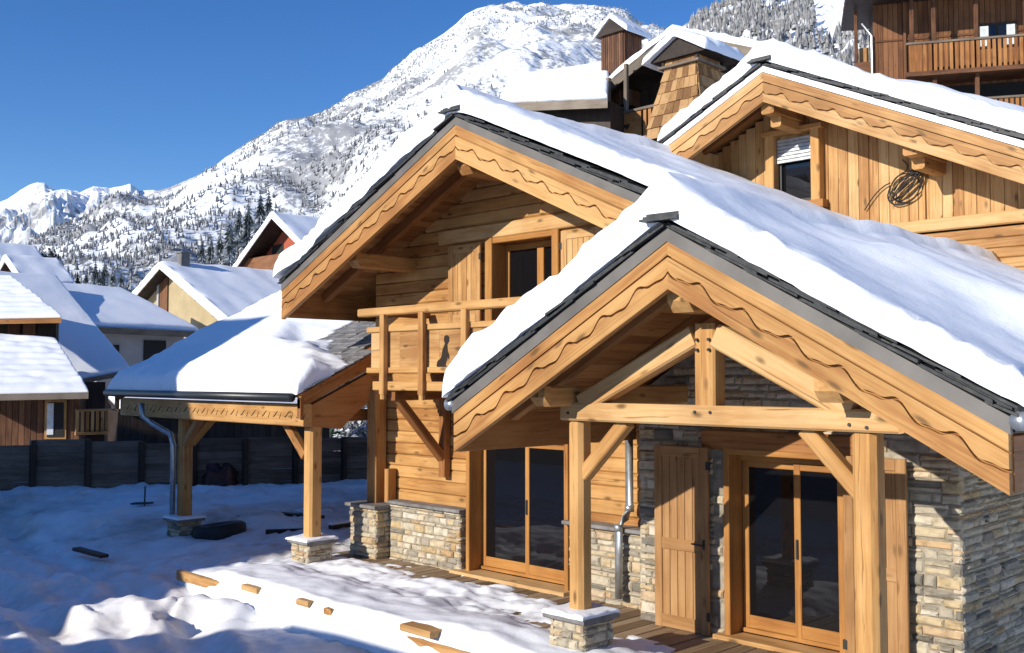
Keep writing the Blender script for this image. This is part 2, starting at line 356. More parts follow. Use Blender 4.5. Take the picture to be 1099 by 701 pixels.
# ------------------------------------------------------------------ masonry / log walls / boards
def stone_wall(mb, o, u, n, Wd, H, top=None, skip=None, lo=.05, hi=.15, wlo=.10, whi=.40, depth=.09, chunk=1.):
    """irregular coursed stones on a wall starting at o, running along u, facing n; top(x) limits the height; skip(x0,x1,z0,z1) leaves openings"""
    o = np.array(o, float); u = np.array(u, float); n = np.array(n, float); zz = np.array([0, 0, 1.])
    z = 0.
    while z < H - .02:
        h = min(random.uniform(lo, hi), H - z)
        if H - z - h < lo * .6: h = H - z
        x = 0.
        while x < Wd - .01:
            w = min(random.uniform(wlo, whi), Wd - x)
            if Wd - x - w < wlo * .5: w = Wd - x
            cells = [(x, x + w, z, z + h)]
            if h > hi * .75 and random.random() < .3:
                q = z + h * random.uniform(.4, .6); cells = [(x, x + w, z, q), (x, x + w, q, z + h)]
            for (a, b, c, d) in cells:
                if skip and skip(a, b, c, d): continue
                if top is not None:
                    tmax = min(top(a), top(b))
                    if c > tmax - .02: continue
                    d = min(d, tmax)
                g = .0045; j = lambda k=.012: random.uniform(-k, k)
                a2, b2, c2, d2 = a + g, b - g, c + g, d - g
                if b2 - a2 < .02 or d2 - c2 < .015: continue
                pr = random.uniform(-.012, .022) * chunk; ins = min(.02, (d2 - c2) * .3)
                ring = [(a2, c2), ((a2 + b2) / 2, c2), (b2, c2), (b2, (c2 + d2) / 2), (b2, d2), ((a2 + b2) / 2, d2), (a2, d2), (a2, (c2 + d2) / 2)]
                ring = [(p + j(.007), q + j(.006)) for p, q in ring]
                mx, mz = (a2 + b2) / 2, (c2 + d2) / 2
                P = []
                for p, q in ring: P.append(o + u * p + zz * q - n * depth)
                for p, q in ring: P.append(o + u * p + zz * q + n * (pr - .022 + j(.004)))
                for p, q in ring:
                    k = 1 - ins / max(.03, max(abs(p - mx), abs(q - mz)))
                    P.append(o + u * (mx + (p - mx) * max(k, .55)) + zz * (mz + (q - mz) * (1 - ins / max((d2 - c2) / 2, .02))) + n * (pr + j(.006)))
                P.append(o + u * (mx + j()) + zz * (mz + j(.006)) + n * (pr + random.uniform(.0, .012)))
                F = []
                for k in range(8):
                    k2 = (k + 1) % 8
                    F += [(k, k2, 8 + k2, 8 + k), (8 + k, 8 + k2, 16 + k2, 16 + k), (16 + k, 16 + k2, 24)]
                if np.dot(np.cross(u, zz), n) < 0: F = [tuple(reversed(q)) for q in F]
                mb.add(P, F)
            x += w
        z += h
def logs_front(mb, y, zs, xr, openings, th=.16, hh=.19):
    """horizontal squared logs on a wall facing -Y; xr(z) gives the x range of a course"""
    z0, z1 = zs; z = z0
    while z < z1 - .03:
        h = min(hh, z1 - z); a, b = xr(z + .02)
        segs = [(a, b)]
        for (xa, xb, za, zb) in openings:
            if z + h * .6 > za and z + h * .4 < zb:
                ns = []
                for (p, q) in segs:
                    if xb <= p or xa >= q: ns.append((p, q))
                    else:
                        if xa > p: ns.append((p, xa))
                        if xb < q: ns.append((xb, q))
                segs = ns
        for (p, q) in segs:
            if q - p > .05: mb.beam((p, y + th / 2 + random.uniform(-.004, .004), z + h / 2), (q, y + th / 2, z + h / 2), th, h - .004, (0, 0, 1), .022)
        z += h
# ================================================================== WORLD, SUN, CAMERA
SUN = np.array([-.17, -1., .40]); SUN /= np.linalg.norm(SUN)
w = bpy.data.worlds.new('World'); S.world = w; w.use_nodes = True
nt = w.node_tree; bg = nt.nodes['Background']
sk = nt.nodes.new('ShaderNodeTexSky'); sk.sky_type = 'NISHITA'; sk.sun_disc = False
sk.sun_elevation = math.asin(SUN[2]); sk.sun_rotation = math.atan2(SUN[0], SUN[1]); sk.altitude = 1800; sk.air_density = 1.0; sk.dust_density = 0.; sk.ozone_density = 2.5
hs = nt.nodes.new('ShaderNodeHueSaturation'); hs.inputs['Saturation'].default_value = 1.28; hs.inputs['Hue'].default_value = .511; nt.links.new(sk.outputs[0], hs.inputs['Color']); nt.links.new(hs.outputs[0], bg.inputs['Color']); bg.inputs['Strength'].default_value = .125
sl = bpy.data.lights.new('sun', 'SUN'); sl.energy = 4.4; sl.angle = math.radians(.5); sl.color = (1., .93, .82)
so = bpy.data.objects.new('sun', sl); COL.objects.link(so); so.rotation_euler = Vector(SUN).to_track_quat('Z', 'Y').to_euler(); so.location = (-20, -30, 40)
cam = bpy.data.cameras.new('camera'); cam.sensor_width = 36; cam.lens = 36 * f_ / 1099; cam.clip_start = .1; cam.clip_end = 30000
co = bpy.data.objects.new('camera', cam); COL.objects.link(co)
R3 = Matrix((tuple(CR), tuple(CU), tuple(-CF))).transposed(); co.matrix_world = Matrix.Translation(tuple(CC)) @ R3.to_4x4(); S.camera = co
S.view_settings.view_transform = 'Standard'; S.view_settings.look = 'None'; S.view_settings.exposure = .39; S.view_settings.gamma = 1
S.cycles.max_bounces = 6; S.cycles.diffuse_bounces = 4; S.cycles.glossy_bounces = 3; S.cycles.transparent_max_bounces = 4; S.cycles.use_denoising = True
# ================================================================== MOUNTAINS
def ridge_profile(pts, t, n):
    P = np.array([at(x, y, tt) for (x, y), tt in zip(pts, t if hasattr(t, '__len__') else [t] * len(pts))])
    d = np.r_[0, np.cumsum(np.linalg.norm(np.diff(P[:, :2], axis=0), axis=1))]
    s = np.linspace(0, d[-1], n)
    return np.stack([np.interp(s, d, P[:, k]) for k in range(3)], 1), s
def mountain(name, pts, t, foot_t, zfoot, amp, freq, mat, n=420, m=170, prof=1.15, seed=0, ridge_amp=.25, gul=.6, back=.5, fine_k=.10):
    Rg, s = ridge_profile(pts, t, n)
    vs = np.r_[np.linspace(-back, 0, 24)[:-1], np.linspace(0, 1, m) ** 1.15]
    Svec, Vv = np.meshgrid(s, vs, indexing='ij')
    P0 = Rg[:, None, :].repeat(len(vs), 1)
    hor = P0[..., :2].copy(); dist = np.linalg.norm(hor, axis=-1); ft = foot_t
    k = np.where(Vv >= 0, 1 - Vv * (1 - ft / dist), 1 - Vv * .35)
    X = hor[..., 0] * k; Y = hor[..., 1] * k
    zf = zfoot
    Z = np.where(Vv >= 0, zf + (P0[..., 2] - zf) * (1 - np.clip(Vv, 0, 1)) ** prof, P0[..., 2] - (P0[..., 2] - zf) * .8 * (-Vv / back) ** 1.2)
    rid = ridged(X * freq, Y * freq, 5, seed) - 1.0
    gl = (1 - np.abs(vn(Svec * freq * 2.3 + .5 * vn(Svec * freq, Vv * 4, 0, seed + 40), Vv * 1.7, 0, seed + 31))) ** 2 - .4
    fall = np.clip(np.abs(Vv) * 4, 0, 1) * (1 - ridge_amp) + ridge_amp
    fine = fbm(X * freq * 9, Y * freq * 9, 0, 4, seed + 60)
    Z = Z + amp * fall * (rid * (1 - gul) + gl * gul) * np.clip((1.05 - Vv) * 3, 0, 1) + amp * fine_k * fine * fall
    o = grid_obj(name, X, Y, Z, mat, None, kind='structure', smooth=False)
    return X, Y, Z, Vv
M['rock_far'] = rockmat('rock_far', (.26, .26, .27), .30, .55, .012, .95)
M['rock_mid'] = rockmat('rock_mid', (.15, .145, .145), .30, .50, .03, .95, .78)
far = mountain('mountain', [(-120, 262), (-60, 240), (0, 214), (14, 207), (27, 199), (40, 193), (48, 194), (60, 203), (72, 201), (86, 205), (100, 200), (118, 203), (140, 196), (150, 205), (165, 203), (185, 206), (215, 220), (260, 240)], 4200, 1900, 60, 170, .0016, M['rock_far'], seed=3, gul=.25, ridge_amp=.10, fine_k=.28, n=420, m=200)
mid = mountain('mountain', [(30, 312), (60, 290), (90, 262), (105, 250), (120, 237), (138, 224), (155, 214), (170, 207), (185, 203), (210, 191), (230, 180), (250, 165), (270, 152), (290, 141), (308, 133), (325, 130), (345, 126), (362, 115), (380, 101), (395, 92), (410, 85), (425, 72), (440, 60), (458, 47), (476, 36), (490, 25), (500, 15), (512, 9), (525, 6), (540, 7), (570, 6), (600, 5), (622, 6), (640, 9), (655, 14), (670, 21), (690, 32), (720, 48), (780, 70)],
               [1500 + 500 * min(1, k / 20) for k in range(39)], 420, 38, 70, .0017, M['rock_mid'], n=560, m=250, seed=11, ridge_amp=.02, gul=.5, prof=.95, fine_k=.19)
rgt = mountain('mountain', [(690, 62), (715, 40), (735, 26), (750, 17), (765, 10), (780, 3), (800, -7), (840, -22), (900, -40), (980, -60), (1110, -80), (1250, -110)], 760, 230, 45, 14, .012, M['rock_mid'], n=260, m=130, seed=21, ridge_amp=.06, gul=.3, prof=1.)
def scatter_trees(name, G, cnt, h, mat, accept, seed=0, sides=6):
    r = np.random.default_rng(seed); X, Y, Z, Vv = G; n, m = X.shape; V = []; F = []
    ii = r.integers(1, n - 1, cnt * 6); jj = r.integers(24, m - 1, cnt * 6); c = 0
    x, y, z, v = X[ii, jj], Y[ii, jj], Z[ii, jj], Vv[ii, jj]
    x = x + r.normal(0, 3, len(x)); ok = accept(x, y, z, v, r)
    for a, b, d in zip(x[ok][:cnt], y[ok][:cnt], z[ok][:cnt]):
        hh = h * r.uniform(.5, 1.4); ph = r.uniform(0, 6)
        for (zb, zt, rr) in ((-.1, .62, .30), (.3, 1., .2)):
            o = len(V)
            for k in range(sides):
                q = ph + 6.2832 * k / sides; s = rr * hh * r.uniform(.55, 1.25); V.append((a + s * math.cos(q), b + s * math.sin(q), d + zb * hh + r.uniform(-.12, .05) * hh))
            V.append((a + r.uniform(-.03, .03) * hh, b, d + zt * hh)); F += [(o + k, o + (k + 1) % sides, o + sides) for k in range(sides)]
    me = bpy.data.meshes.new(name); me.from_pydata(V, [], F); me.materials.append(mat)
    o = bpy.data.objects.new(name, me); COL.objects.link(o); o['kind'] = 'stuff'; o['label'] = 'far snow-laden trees and scrub scattered over the mountain slope'; o['category'] = 'forest'
    return o
def acc_mid(x, y, z, v, r):
    d = fbm(x * .006, y * .006, z * .004, 4, 5); e = fbm(x * .0022 + 3, y * .0022, z * .006, 3, 8); return (d * .8 + 1.1 * e + r.uniform(-.4, .4, len(x)) + .38 * sstep(.2, .8, v) > .10) & (v > .015)
scatter_trees('mountain_trees', mid, 30000, 2.9, M['far_trees'], acc_mid, 3)
def acc_rgt(x, y, z, v, r):
    d = fbm(x * .012, y * .012, z * .004, 3, 15)
    lat = (x * CR[0] + y * CR[1]) / (x * CF[0] + y * CF[1])
    return (d + r.uniform(-.4, .4, len(x)) > -.55) & (lat > .185 + .02 * d) & ~((lat > .30) & (v > .25) & (d > -.1))
scatter_trees('hillside_forest', rgt, 9500, 4.8, M['far_forest'], acc_rgt, 4)['label'] = 'grey frosted forest covering the hillside behind the top right building'
# ================================================================== GROUND
def ground_h(X, Y):
    t = X * CF[0] + Y * CF[1]; lat = X * CR[0] + Y * CR[1]
    h = -.42 + .10 * np.clip(t - 42, 0, 1e9) * sstep(42, 90, t) * .95
    h = h + .36 * np.clip(Y - 22, 0, 60) * sstep(-34, -16, X)
    return h
xs = np.r_[-3000, -1500, -800, np.linspace(-420, -60, 46), np.linspace(-58, 30, 90), 60, 120, 300, 900, 2000]; ys = np.r_[-1500, -500, -120, np.linspace(-40, 60, 101), np.linspace(64, 420, 60), 800, 1500, 3000]
X, Y = np.meshgrid(xs, ys, indexing='ij'); Z = np.minimum(ground_h(X, Y), 40) + .3 * fbm(X * .1, Y * .1, 0, 3, 77) * sstep(30, 60, np.hypot(X, Y)) - .12
grid_obj('ground', X, Y, Z, M['snow_far'], None, kind='structure')
def yard_h(X, Y):
    """snow of the yard in front of the chalet: banks, trampled track, lumps"""
    h = -.36 + .05 * fbm(X * .35, Y * .35, 0, 3, 41) + .045 * fbm(X * 1.6, Y * 1.6, 0, 4, 42) + .02 * vn(X * 5, Y * 5, 0, 9)
    t = X * CF[0] + Y * CF[1]
    h = h + .33 * sstep(6.9, 9.6, Y + .25 * fbm(X * .5, Y * .5, 0, 2, 49)) * sstep(-14.2, -15.6, X)
    h = h + .26 * sstep(22.5, 26.5, t + .6 * fbm(X * .4, Y * .4, 0, 3, 44)) * (1 + .25 * fbm(X * .8, Y * .8, 0, 3, 45))        # ploughed bank along the fence
    h = h + (.10 + .035 * np.clip(X + 13, -1, 5)) * np.exp(-np.clip(7.7 - Y, 0, 9) / 1.1) * sstep(-16.5, -15, X)              # snow piled along the deck edge
    for (a, b, r1, r2, ang, hh) in ((-14.3, 6.55, 1.25, .55, .62, .24), (-13.4, 7.1, .8, .4, .7, .20), (-15.6, 5.5, .8, .35, .3, .10), (-13.3, 6.4, .5, .28, .2, .12), (-12.9, 7.35, .35, .3, .2, .12), (-16.9, 6.9, 1.6, .5, .6, .14), (-20, 11.5, 2.6, .8, .2, .2), (-23, 9.2, 2, 1, .6, .25)):
        dx, dy = X - a, Y - b; p = dx * math.cos(ang) + dy * math.sin(ang); q = -dx * math.sin(ang) + dy * math.cos(ang)
        q = q + .10 * fbm(X * 2, Y * 2, 0, 2, 48); d2 = (p / r1) ** 2 + (q / r2) ** 2
        h = h + hh * np.exp(-d2 ** 1.5)
    for (ax, ay, bx, by, wd, dp) in ((-14.2, 7.5, -13.15, 6.35, .05, .10), (-13.2, 6.4, -12.55, 7.45, .06, .12), (-12.75, 6.9, -12.6, 7.4, .05, .08), (-14.9, 5.9, -14.2, 6.0, .05, .07), (-15.2, 5.2, -13.2, 5.1, .05, .06)):   # cracks and buried edges
        L2 = (bx - ax) ** 2 + (by - ay) ** 2; tt = np.clip(((X - ax) * (bx - ax) + (Y - ay) * (by - ay)) / L2, 0, 1)
        dd = np.hypot(X - ax - tt * (bx - ax) + .03 * vn(X * 4, Y * 4, 0, 7), Y - ay - tt * (by - ay)); sd = np.sign((X - ax) * (by - ay) - (Y - ay) * (bx - ax))
        h = h - .5 * dp * np.exp(-(dd / wd) ** 2) + .035 * np.exp(-np.maximum(dd - .04, 0) / .25) * (sd > 0)
    for s_, w_ in ((0., 1.), (1.5, .8)):                                                                                  # wheel tracks
        c = 3.9 + s_ + .32 * (-(X + 8)) * .6 + .35 * np.sin(X * .35); h = h - .09 * w_ * np.exp(-((Y - c) / .22) ** 2) + .05 * w_ * np.exp(-((np.abs(Y - c) - .42) / .14) ** 2)
    h = np.where((Y > 7.95) & (X > -15.1), np.minimum(h, -.25), h)
    return h
X, Y = np.meshgrid(np.r_[np.arange(-31, -18, .09), np.arange(-18, -8.5, .042), np.arange(-8.5, -3, .09)], np.r_[np.arange(1.5, 4.4, .09), np.arange(4.4, 8.1, .042), np.arange(8.1, 21, .09)], indexing='ij'); Z = yard_h(X, Y)
fr = np.random.default_rng(5); gx, gy = X[:, 0], Y[0]
for k in range(300):                                                    # boot prints and clods
    if k < 200: q = fr.integers(0, 6); s_ = fr.uniform(0, 1); cx = -22 + 12 * s_ + fr.normal(0, .5); cy = (11.5, 9.4, 7.2, 13.0, 5.4, 8.6)[q] - 2.2 * s_ + fr.normal(0, .3)
    else: cx, cy = fr.uniform(-26, -9), fr.uniform(3, 15)
    i0, i1 = np.searchsorted(gx, [cx - .5, cx + .5]); j0, j1 = np.searchsorted(gy, [cy - .5, cy + .5])
    if i1 - i0 < 2 or j1 - j0 < 2 or (cx > -16.4 and 4.6 < cy < 8.2): continue
    an = fr.uniform(0, 3.14); dx, dy = X[i0:i1, j0:j1] - cx, Y[i0:i1, j0:j1] - cy; p = dx * math.cos(an) + dy * math.sin(an); q = -dx * math.sin(an) + dy * math.cos(an)
    d2 = (p / .19) ** 2 + (q / .085) ** 2; Z[i0:i1, j0:j1] += (-.075 * np.exp(-d2 ** 2) + .022 * np.exp(-(np.sqrt(d2) - 1.5) ** 2 * 4)) * (1 if k % 5 else -.7)
grid_obj('snow_ground', X, Y, Z, M['yard_snow'], None, kind='structure')
# terrace deck, its timber edge, and the thin snow lying on it
mb = MB(); x = -15.2
while x < -3.2:
    wd = random.uniform(.16, .22)
    yb = 11.0; mb.box(x, x + wd - .012, 7.84, yb, -.07, random.uniform(-.012, 0), ch=.006, ax=1); x += wd
mb.box(-15.2, -3.2, 7.83, 11.0, -.5, -.075)
o = obj('terrace', mb, M['deck_wood']); o['kind'] = 'structure'
xs = np.arange(-15.35, -3.2, .045); ys = np.arange(7.5, 11.05, .045); X, Y = np.meshgrid(xs, ys, indexing='ij')
cov = 1 - sstep(8.9, 10.35, Y - .85 * sstep(-8.6, -10.2, X) + .5 * fbm(X * .7, Y * .7, 0, 3, 81))
cov = cov * (1 - .75 * sstep(-7.6, -6.4, X) * sstep(8.0, 8.6, Y)) 
cov = cov * (.35 + .65 * sstep(-15.4, -13.6, X))
th = .25 * cov * (1 - sstep(8.2, 9.6, Y) * .62) - .05 + .045 * fbm(X * .8, Y * 1.6, 0, 3, 82) + (.006 + .02 * sstep(8.3, 9.3, Y)) * fbm(X * 5, Y * 5, 0, 3, 83)
edge = 7.74 + .10 * sstep(-13.6, -14.2, X) + .10 * sstep(-9.9, -9.3, X) + .03 * fbm(X * 1.6, 0 * X, 1., 3, 46)
u_ = np.clip((edge + .10 - Y) / .14, 0, 4); th = th - np.where(u_ > 0, .10 * u_ ** 2 + .04 * u_, 0) - .8 * (Y < edge - .2)
grid_obj('terrace_snow', X, Y, th + .004, M['snow'], None, kind='structure')
mb = MB(); mb.beam((-15.35, 7.78, -.03), (-8.3, 7.78, -.03), .09, .15, ch=.012)
tag(obj('edging_beam', mb, M['larch_pale']), 'long pale timber beam edging the terrace, mostly buried in snow', 'timber')
for i, (px, py, L_, lab) in enumerate(((268, 632, .42, 'pale sawn timber block poking out of the snow at the far end of the terrace'), (325, 647, .28, 'small timber block half buried in the snow bank midway along the terrace edge'), (352, 656, .16, 'narrow dark timber stub poking out of the snow bank midway along the terrace edge'), (446, 677, .55, 'largest timber block in the snow bank, nearest the porch end of the terrace edge'))):
    p = onY(px, py, 7.68); mb = MB(); mb.box(p[0] - L_ / 2, p[0] + L_ / 2, 7.665, 7.9, p[2] - .045, p[2] + .035, ch=.012)
    tag(obj('timber_block', mb, M['larch_pale']), lab, 'timber', 'timber blocks along the snowy terrace edge')
# ================================================================== MAIN CHALET
CH = thing('chalet', 'large golden larch chalet with stone plinth, balcony and snowy twin gables in the foreground', 'house', (-9.5, 11.2, 0))
XM, ZM, SM_, YM = -11.05, 6.9, .467, 9.78        # main ridge x, slate top, slope, verge y
XP, ZP, SP_, YPv = -5.8, 4.53, .555, 7.8         # porch
def zm(x): return ZM - SM_ * abs(x - XM)
def zp(x): return ZP - SP_ * abs(x - XP)
def bargeboards(parent, xr, zr, sl, y, Ll, Lr, top, ht, mat, seed=0, waves=.46):
    for sgn, Ln in ((-1, Ll), (1, Lr)):
        mb = MB(); n = int(Ln / .03); s = np.linspace(0, Ln, n + 1)
        ph = s / waves * 2 * math.pi
        wv = top + ht * .60 + .040 * np.sin(ph) + .016 * np.sin(2 * ph + .8)
        ends = lambda lo, hi, ya, yb, mi=0, cut=0: strip(mb, s, lo, hi, ya, yb, xr, zr, sl, sgn)
        c = lambda v: np.full_like(s, v)
        ends(c(top), c(top + ht), y + .05, y + .079)                         # backing board
        ends(c(top), c(top + ht * .30), y, y + .048)                         # upper plank
        ends(c(top + ht * .345), wv, y, y + .048)                            # middle plank with a scalloped lower edge
        ends(wv + .026, c(top + ht), y, y + .048)                            # lower plank
        obj('bargeboard', mb, mat, parent)
def strip(mb, s, lo, hi, ya, yb, xr, zr, sl, sgn):
    V = []; G = []; n = len(s)
    for yy in (ya, yb):
        for off in (lo, hi):
            for i in range(n): V.append((xr + sgn * s[i], yy, zr - sl * s[i] - off[i])); G.append((s[i], off[i], yy))
    F = []
    for i in range(n - 1):
        a, b = i, n + i; c, d = 2 * n + i, 3 * n + i
        F += [(a, b, b + 1, a + 1), (c, c + 1, d + 1, d), (a, a + 1, c + 1, c), (b, d, d + 1, b + 1)]
    F += [(0, 2 * n, 3 * n, n), (n - 1, 2 * n - 1, 4 * n - 1, 3 * n - 1)]
    if sgn < 0: F = [tuple(reversed(q)) for q in F]
    mb.add(V, F, G)
def slates(parent, xr, zr, sl, y, Ll, Lr, depth=.4, layers=3):
    mb = MB()
    for sgn, Ln in ((-1, Ll), (1, Lr)):
        s = -.05
        while s < Ln + .02:
            L_ = random.uniform(.34, .6)
            for k in range(layers):
                ds = k * .13 + random.uniform(-.06, .06); y0 = y - .045 + random.uniform(-.025, .025) + k * .012; t_ = random.uniform(.018, .03)
                a, b = max(s + ds, 0), min(s + ds + L_ + .05, Ln + .06)
                if b - a < .1: continue
                z0 = -.025 + k * .026
                pa = (xr + sgn * a, zr - sl * a + z0 + .004); pb = (xr + sgn * b, zr - sl * b + z0 + .03)
                q = [(pa[0], y0, pa[1]), (pb[0], y0 + random.uniform(-.03, .03), pb[1]), (pb[0], y0 + depth, pb[1]), (pa[0], y0 + depth, pa[1])]
                if sgn < 0: q = q[::-1]
                mb.prism(q, (0, 0, t_))
            s += L_
    # ridge cap stones
    for k in range(3):
        q = [(xr - .22 + .02 * k, y - .15 + .03 * k, zr + .03 + k * .026), (xr + .20, y - .13 + .02 * k, zr + .025 + k * .026), (xr + .2, y + .4, zr + .03 + k * .026), (xr - .22, y + .42, zr + .035 + k * .026)]
        mb.prism(q, (0, 0, .022))
    return obj('slate_edge', mb, M['slate'], parent)
def flash_strip(parent, xr, zr, sl, y, Ll, Lr, ht, mat='flashing', nm='flashing'):
    mb = MB()
    for sgn, Ln in ((-1, Ll), (1, Lr)):
        s = np.linspace(0, Ln, 9); strip(mb, s, np.full(9, .03), np.full(9, ht), y - .012, y + .03, xr, zr, sl, sgn)
    return obj(nm, mb, M[mat], parent)
def soffit(parent, xr, zr, sl, sgn, Ln, y0, y1, off, mat, wd=.145, s0=0.):
    mb = MB(); s = s0
    while s < Ln - .01:
        e = min(s + wd, Ln)
        pts = [(xr + sgn * s, y0, zr - sl * s - off), (xr + sgn * (e - .006), y0, zr - sl * (e - .006) - off)]
        q = [pts[0], pts[1], (pts[1][0], y1, pts[1][2]), (pts[0][0], y1, pts[0][2])]
        if sgn < 0: q = q[::-1]
        mb.prism(q, (0, 0, .02), (0, 1, 0)); s = e
    return obj('soffit', mb, mat, parent)
# --- roofs -----------------------------------------------------------------
mb = MB()
LmL, LmR = 4.6, 8.3
mb.prism([(XM, 9.86, ZM - .01), (XM - LmL, 9.86, zm(XM - LmL) - .01), (XM - LmL, 9.86, zm(XM - LmL) - .16), (XM, 9.86, ZM - .16)], (0, 8.2, 0), (0, 1, 0))
mb.prism([(XM, 9.86, ZM - .01), (XM, 9.86, ZM - .16), (XM + 5.25, 9.86, zm(XM + 5.25) - .16), (XM + 5.25, 9.86, zm(XM + 5.25) - .01)], (0, 6.3, 0), (0, 1, 0))
mb.prism([(XM + 5.25, 9.9, zm(XM + 5.25) - .01), (XM + 5.25, 9.9, zm(XM + 5.25) - .16), (XM + LmR, 9.9, zm(XM + LmR) - .16), (XM + LmR, 9.9, zm(XM + LmR) - .01)], (0, 6.26, 0), (0, 1, 0))
ROOF = obj('main_roof', mb, M['slate'], CH)
slates(ROOF, XM, ZM, SM_, YM, LmL, 5.0); flash_strip(ROOF, XM, ZM, SM_, YM, LmL, 5.1, .15)
bargeboards(CH, XM, ZM, SM_, YM, LmL, 4.9, .14, .51, M['larch'])
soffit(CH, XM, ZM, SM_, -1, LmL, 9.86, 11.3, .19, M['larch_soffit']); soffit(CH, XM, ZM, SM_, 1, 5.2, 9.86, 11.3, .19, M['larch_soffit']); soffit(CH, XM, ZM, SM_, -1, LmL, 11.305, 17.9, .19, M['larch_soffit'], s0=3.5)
def soft_abs(d, k=.25): return np.sqrt(d * d + k * k) - k * .6
def main_base(X, Y): return ZM + .065 - SM_ * soft_abs(X - XM)
def main_thick(X, Y):
    t = np.where(X < XM, .40, .27) - .07 * sstep(10.4, 12., Y) * (X > XM - .6) + .05 * fbm(X * .6, Y * .6, 0, 3, 51) - .09 * sstep(11., 14., Y) * (X > XM) + .05 * np.exp(-((X - XM) / .45) ** 2)
    return np.where(X > -6.3, t * (1 - sstep(-6.3, -5.4, X)) , t)
snow_sheet('roof_snow', ROOF, XM - LmL - .1, -5.35, YM - .035, 16.12, main_base, main_thick, .22, 0, .14, 0, .1, en=.06, seed=2)
mb = MB()
PL, PR = 3.05, 3.05
mb.prism([(XP, 7.88, ZP - .01), (XP - PL, 7.88, zp(XP - PL) - .01), (XP - PL, 7.88, zp(XP - PL) - .15), (XP, 7.88, ZP - .15)], (0, 3.25, 0), (0, 1, 0))
mb.prism([(XP, 7.88, ZP - .01), (XP, 7.88, ZP - .15), (XP + PR, 7.88, zp(XP + PR) - .15), (XP + PR, 7.88, zp(XP + PR) - .01)], (0, 2.7, 0), (0, 1, 0))
PROOF = obj('porch_roof', mb, M['slate'], CH)
slates(PROOF, XP, ZP, SP_, YPv, PL, PR, .4, 3); flash_strip(PROOF, XP, ZP, SP_, YPv, PL, PR, .16)
bargeboards(CH, XP, ZP, SP_, YPv, PL - .02, PR - .02, .15, .46, M['larch'])
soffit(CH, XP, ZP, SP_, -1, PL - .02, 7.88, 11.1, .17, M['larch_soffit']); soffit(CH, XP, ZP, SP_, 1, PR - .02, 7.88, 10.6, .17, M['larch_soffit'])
def porch_base(X, Y):
    b = ZP + .085 - SP_ * np.abs(X - XP)
    m_ = ZM + .07 - SM_ * np.abs(X - XM)
    k = sstep(9.6, 10.4, Y) * (X > XP)
    return b * (1 - k) + m_ * k
def porch_thick(X, Y):
    t = np.where(X < XP, .40 + .05 * sstep(XP, XP - 3, X), .29) + .05 * fbm(X * .8, Y * .8, 0, 3, 61)
    t = t + .06 * np.exp(-((X - XP) / .4) ** 2)
    r = sstep(XP + .3, XP + 1.2, X)
    t = t + r * (.15 * np.exp(-((Y - 10.1 - .15 * (X - XP)) / .55) ** 2) - .05 * np.exp(-((Y - 11.6) / .6) ** 2) + .06 * fbm(X * .35, Y * .5, 0, 2, 63))
    return t
snow_sheet('roof_snow', PROOF, XP - PL - .12, XP + PR + .1, YPv - .035, 16.12, porch_base, porch_thick, .28, .22, .14, 0, .1, drop=lambda X, Y: (X < XP - .35) & (Y > 11.1), en=.07, seed=5)
# eave boards and gutters
mb = MB(); mb.box(XP + PR - .05, XP + PR - .01, 7.88, 16, zp(XP + PR) - .62 + .04, zp(XP + PR) - .17, ch=.006); obj('eave_board', mb, M['larch_red'], CH)
mb = MB(); mb.box(XP - PL + .01, XP - PL + .05, 7.88, 11.1, zp(XP - PL) - .60, zp(XP - PL) - .17, ch=.006); obj('eave_board', mb, M['larch_red'], CH)
mb = MB(); mb.box(XM - LmL + .01, XM - LmL + .05, 9.86, 18, zm(XM - LmL) - .62, zm(XM - LmL) - .17, ch=.006); obj('eave_board', mb, M['larch_red'], CH)
for (x_, ya, yb, z_) in ((XP - PL - .06, 7.78, 11.1, zp(XP - PL) - .06), (XP + PR + .06, 7.78, 16, zp(XP + PR) - .06)):
    mb = MB(); mb.tube([(x_, ya, z_), (x_, yb, z_)], .07, 14); obj('gutter', mb, M['zinc'], CH, True)
# --- purlins and rafters ---------------------------------------------------
def purlin(x_, zc, y0, y1, sz=.24, mat='larch'):
    mb = MB(); mb.beam((x_, y0 + .10, zc), (x_, y1, zc), sz, sz, ch=.02)
    q = [(x_ - sz / 2, y0, zc + sz / 2), (x_ - sz / 2, y0 + .10, zc + sz / 2), (x_ - sz / 2, y0 + .10, zc - sz / 2), (x_ - sz / 2, y0 + .05, zc - sz * .3), (x_ - sz / 2, y0, zc - sz * .05)]
    mb.prism(q, (sz, 0, 0), (0, 1, 0)); obj('purlin', mb, M[mat], CH)
purlin(XM, ZM - .72, 9.92, 11.3, .25); 
for s_ in (-1, 1): purlin(XM + s_ * 2.75, zm(XM + 2.75) - .60, 9.95, 11.3, .24)
purlin(XP, ZP - .70, 7.95, 10.6, .24)
purlin(XP + 1.52, zp(XP + 1.52) - .70, 7.95, 10.7, .22); purlin(XP - 1.85, zp(XP + 1.85) - .62, 7.95, 11.2, .22)
for (xr, zr, sl, Ln, ylist, off) in ((XM, ZM, SM_, 4.5, (10.62,), .29), (XP, ZP, SP_, 2.9, (8.62, 9.7), .27)):
    for yy in ylist:
        for s_ in (-1, 1):
            mb = MB(); mb.beam((xr + s_ * .02, yy, zr - off), (xr + s_ * Ln, yy, zr - sl * Ln - off), .12, .16, ch=.01); obj('rafter', mb, M['larch_soffit'], CH)
